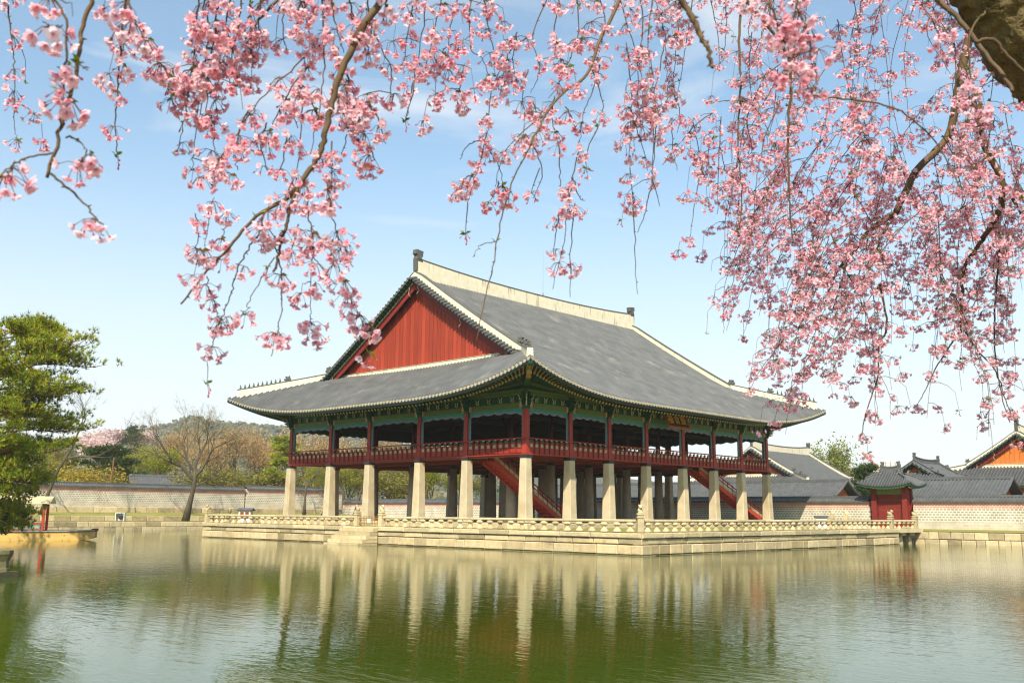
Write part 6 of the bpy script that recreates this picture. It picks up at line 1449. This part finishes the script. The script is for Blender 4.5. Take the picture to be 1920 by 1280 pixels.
for d, pts, dn in ((4.0, [(1462, 121), (1419, 152), (1388, 168)], .2), (4.0, [(1388, 187), (1352, 190), (1329, 195)], .1), (4.0, [(1388, 180), (1419, 207), (1442, 250), (1470, 312), (1481, 371)], .3), (4.2, [(1458, 129), (1450, 219), (1442, 250)], .3), (4.0, [(1337, 211), (1305, 234), (1278, 266), (1243, 309)], .8), (4.0, [(1317, 305), (1305, 367), (1294, 445)], .5), (3.8, [(1227, 230), (1223, 312), (1227, 336)], .5), (4.0, [(1278, -10), (1266, 117), (1259, 172)], .7), (4.0, [(1352, 219), (1348, 297), (1345, 402)], .25), (4.0, [(1300, -10), (1290, 60), (1280, 120), (1270, 190)], .8), (4.0, [(1260, 172), (1275, 210), (1270, 250)], .6), (4.2, [(1330, -10), (1345, 60), (1350, 120)], .8), (4.2, [(1360, -10), (1362, 50), (1355, 110)], .9), (4.2, [(1410, 60), (1405, 130), (1410, 200)], .7), (4.2, [(1340, 250), (1325, 300), (1330, 350)], .9), (4.2, [(1350, 270), (1360, 320), (1370, 330)], .8), (4.2, [(1400, 230), (1410, 280), (1395, 300)], .8), (4.2, [(1300, 230), (1310, 280), (1320, 320)], .7), (4.0, [(1260, 220), (1262, 280), (1270, 320)], .5), (4.0, [(1240, 20), (1248, 90), (1250, 150)], .9)):
    hang(d, d + .1, 2.4, 1.1, dn, pts, tw=1.0)
# right: main hanging boughs
hang(5.0, 5.0, 24, 17, .1, [(1830, 20), (1803, 134), (1793, 190), (1775, 260), (1719, 320), (1679, 400)], tw=.5); hang(5.0, 4.9, 16, 5, .3, [(1679, 400), (1634, 429), (1609, 461), (1588, 486), (1566, 515), (1548, 565)], tw=.8); hang(5.0, 5.0, 8, 4, .2, [(1667, 418), (1652, 447), (1634, 493)]); hang(5.0, 5.0, 6, 3, .3, [(1588, 490), (1573, 544), (1559, 587)])
hang(4.6, 4.6, 20, 12, .05, [(1832, 200), (1838, 246), (1852, 285), (1877, 338), (1874, 394), (1842, 447)], tw=.4); hang(4.6, 4.6, 9, 6, .2, [(1884, 345), (1916, 401), (1940, 440)]); hang(4.6, 4.7, 11, 6, .3, [(1866, 405), (1854, 432), (1832, 465), (1810, 497), (1803, 544), (1803, 623)], tw=.7); hang(4.6, 4.7, 7, 2, .4, [(1877, 345), (1875, 407), (1871, 508), (1864, 616), (1875, 723), (1893, 792)], tw=.8)
hang(4.8, 4.8, 6, 2, .6, [(1649, 533), (1663, 608), (1649, 648), (1645, 709), (1623, 777), (1613, 824)]); hang(4.7, 4.8, 5, 1.5, .5, [(1807, 616), (1832, 655), (1868, 698), (1889, 759), (1911, 802)]); hang(4.7, 4.8, 5, 1.5, .6, [(1803, 616), (1764, 673), (1735, 731), (1717, 763)]); hang(4.2, 4.2, 3.5, 1.2, .15, [(1752, 380), (1760, 400), (1764, 508), (1767, 601)])
hang(3.1, 2.9, 9, 6, 0, [(1752, -8), (1800, 40), (1846, 100), (1880, 140), (1900, 172)], tw=.1); hang(2.9, 2.9, 6, 5, 0, [(1830, 78), (1862, 75), (1895, 110), (1925, 140)], tw=0); hang(2.9, 2.9, 3.5, 3, 0, [(1846, 22), (1820, 60), (1817, 110), (1825, 170)], tw=.2)
hang(2.7, 2.7, 2, 1.2, 1.3, [(1812, 150), (1820, 190), (1838, 215), (1835, 250)], tw=.8); hang(2.4, 2.4, 2, 1.2, 1.4, [(1725, -10), (1735, 20), (1760, 50), (1790, 60)], tw=.8); hang(2.8, 2.8, 2, 1.2, 1.2, [(1600, 190), (1615, 240), (1630, 270), (1650, 300)], tw=.9); hang(3.0, 3.0, 2, 1.2, 1.2, [(1890, 300), (1905, 340), (1920, 380)], tw=.9)
# right: the dense curtain of thin strands
ENV = [(1290, 300), (1345, 630), (1372, 660), (1400, 760), (1440, 835), (1480, 815), (1530, 745), (1575, 720), (1615, 840), (1650, 850), (1690, 740), (1720, 850), (1760, 830), (1800, 760), (1840, 845), (1880, 770), (1930, 820)]
def env(x):
    for (a, b), (c, d) in zip(ENV[:-1], ENV[1:]):
        if a <= x <= c: return b + (d - b) * (x - a) / (c - a)
    return 500
for i in range(80):                                             # strands arch outwards, then droop
    xe = cr_.uniform(1345, 1930); yb = env(xe) * (cr_.uniform(.66, 1.0) if i % 3 else cr_.uniform(.38, .8)); hgt = cr_.uniform(150, 400); ys = max(-10, yb - hgt)
    side = cr_.uniform(30, 190) if xe < 1590 else cr_.choice((-1, 1)) * cr_.uniform(15, 130); xs_ = xe + side; pw = cr_.uniform(1.5, 2.6)
    d = cr_.uniform(3.9, 5.4); dn = cr_.uniform(.6, 1.1) if xe < 1590 else cr_.uniform(.45, .95); tt_ = (0, .25, .5, .75, 1)
    hang(d, d + cr_.uniform(-.15, .15), 2.4, .9, dn, [(xs_ + (xe - xs_) * (1 - (1 - t) ** pw) + (cr_.uniform(-7, 7) if 0 < t < 1 else 0), ys + (yb - ys) * t) for t in tt_], tw=1.3, bare=cr_.choice((0, 0, .1, .25)), tail=cr_.random() < .25)
for i in range(20):
    xs_ = cr_.uniform(1400, 1925); d = cr_.uniform(4.2, 5.4); yb = cr_.uniform(120, 420); hang(d, d, 2.4, 1, cr_.uniform(.4, 1.0), [(xs_, -10), (xs_ + cr_.uniform(-40, 20), yb * .4), (xs_ + cr_.uniform(-70, 30), yb)], tw=1.3)
for i in range(13):                                             # heart of the right curtain
    xe = cr_.uniform(1375, 1570); ye = cr_.uniform(420, 760); ye = min(ye, env(xe)); d = cr_.uniform(3.9, 4.9); hang(d, d, 2.2, 1, .9, [(xe + 95, ye - 190), (xe + 50, ye - 130), (xe + 18, ye - 60), (xe, ye)], tw=1.3)

# the 300 clusters that show largest are parts of their own, the rest one mass
def seen(i):
    v = i[1] - CAM; z = v.dot(fw)
    if z < .5: return 0
    x = 960 + FPX * v.dot(r2) / z; y = 640 - FPX * v.dot(u2) / z
    return (len(TPL[i[0]][1]) ** .5) / z if -20 < x < 1940 and -20 < y < 1300 else 0
order = sorted(range(len(inst)), key=lambda k: -seen(inst[k])); big = set(order[:300])
Vs, Fs, Ms, Ts, off = [], [], [], [], 0
for k, (t, p, a, s, st) in enumerate(inst):
    if k in big: put('blossom_cluster', TME[t], st, p, a, s); continue
    v, f, m, tn = TPL[t]; c_, s_ = math.cos(a) * s, math.sin(a) * s
    Vs.append(np.stack([v[:, 0] * c_ - v[:, 1] * s_ + p.x, v[:, 0] * s_ + v[:, 1] * c_ + p.y, v[:, 2] * s + p.z], 1)); Fs.append(f + off); off += len(v); Ms.append(m); Ts.append(tn)
tag(put('blossom_mass', np_mesh('blossom_mass', np.concatenate(Vs), np.concatenate(Fs), MATS, np.concatenate(Ms), np.concatenate(Ts)), ch), kind='stuff')
print('clusters', len(inst), 'tris', sum(len(f) for f in Fs))
# ------------------------------------------------------------------ spring haze
mb = MB(); mb.box(-5100, 5100, -5100, 5100, -2.2, 175)
hzm = bpy.data.materials.new('haze'); hzm.use_nodes = True; hn, hl = hzm.node_tree.nodes, hzm.node_tree.links; hn.clear()
ho = hn.new('ShaderNodeOutputMaterial'); hv = hn.new('ShaderNodeVolumePrincipled'); hv.inputs['Density'].default_value = .00018; hv.inputs['Color'].default_value = (.95, .96, .98, 1); hv.inputs['Anisotropy'].default_value = .1
hl.new(hv.outputs[0], ho.inputs['Volume']); M['haze'] = hzm
tag(put('haze', mb.mesh('haze', ['haze'])), kind='stuff')
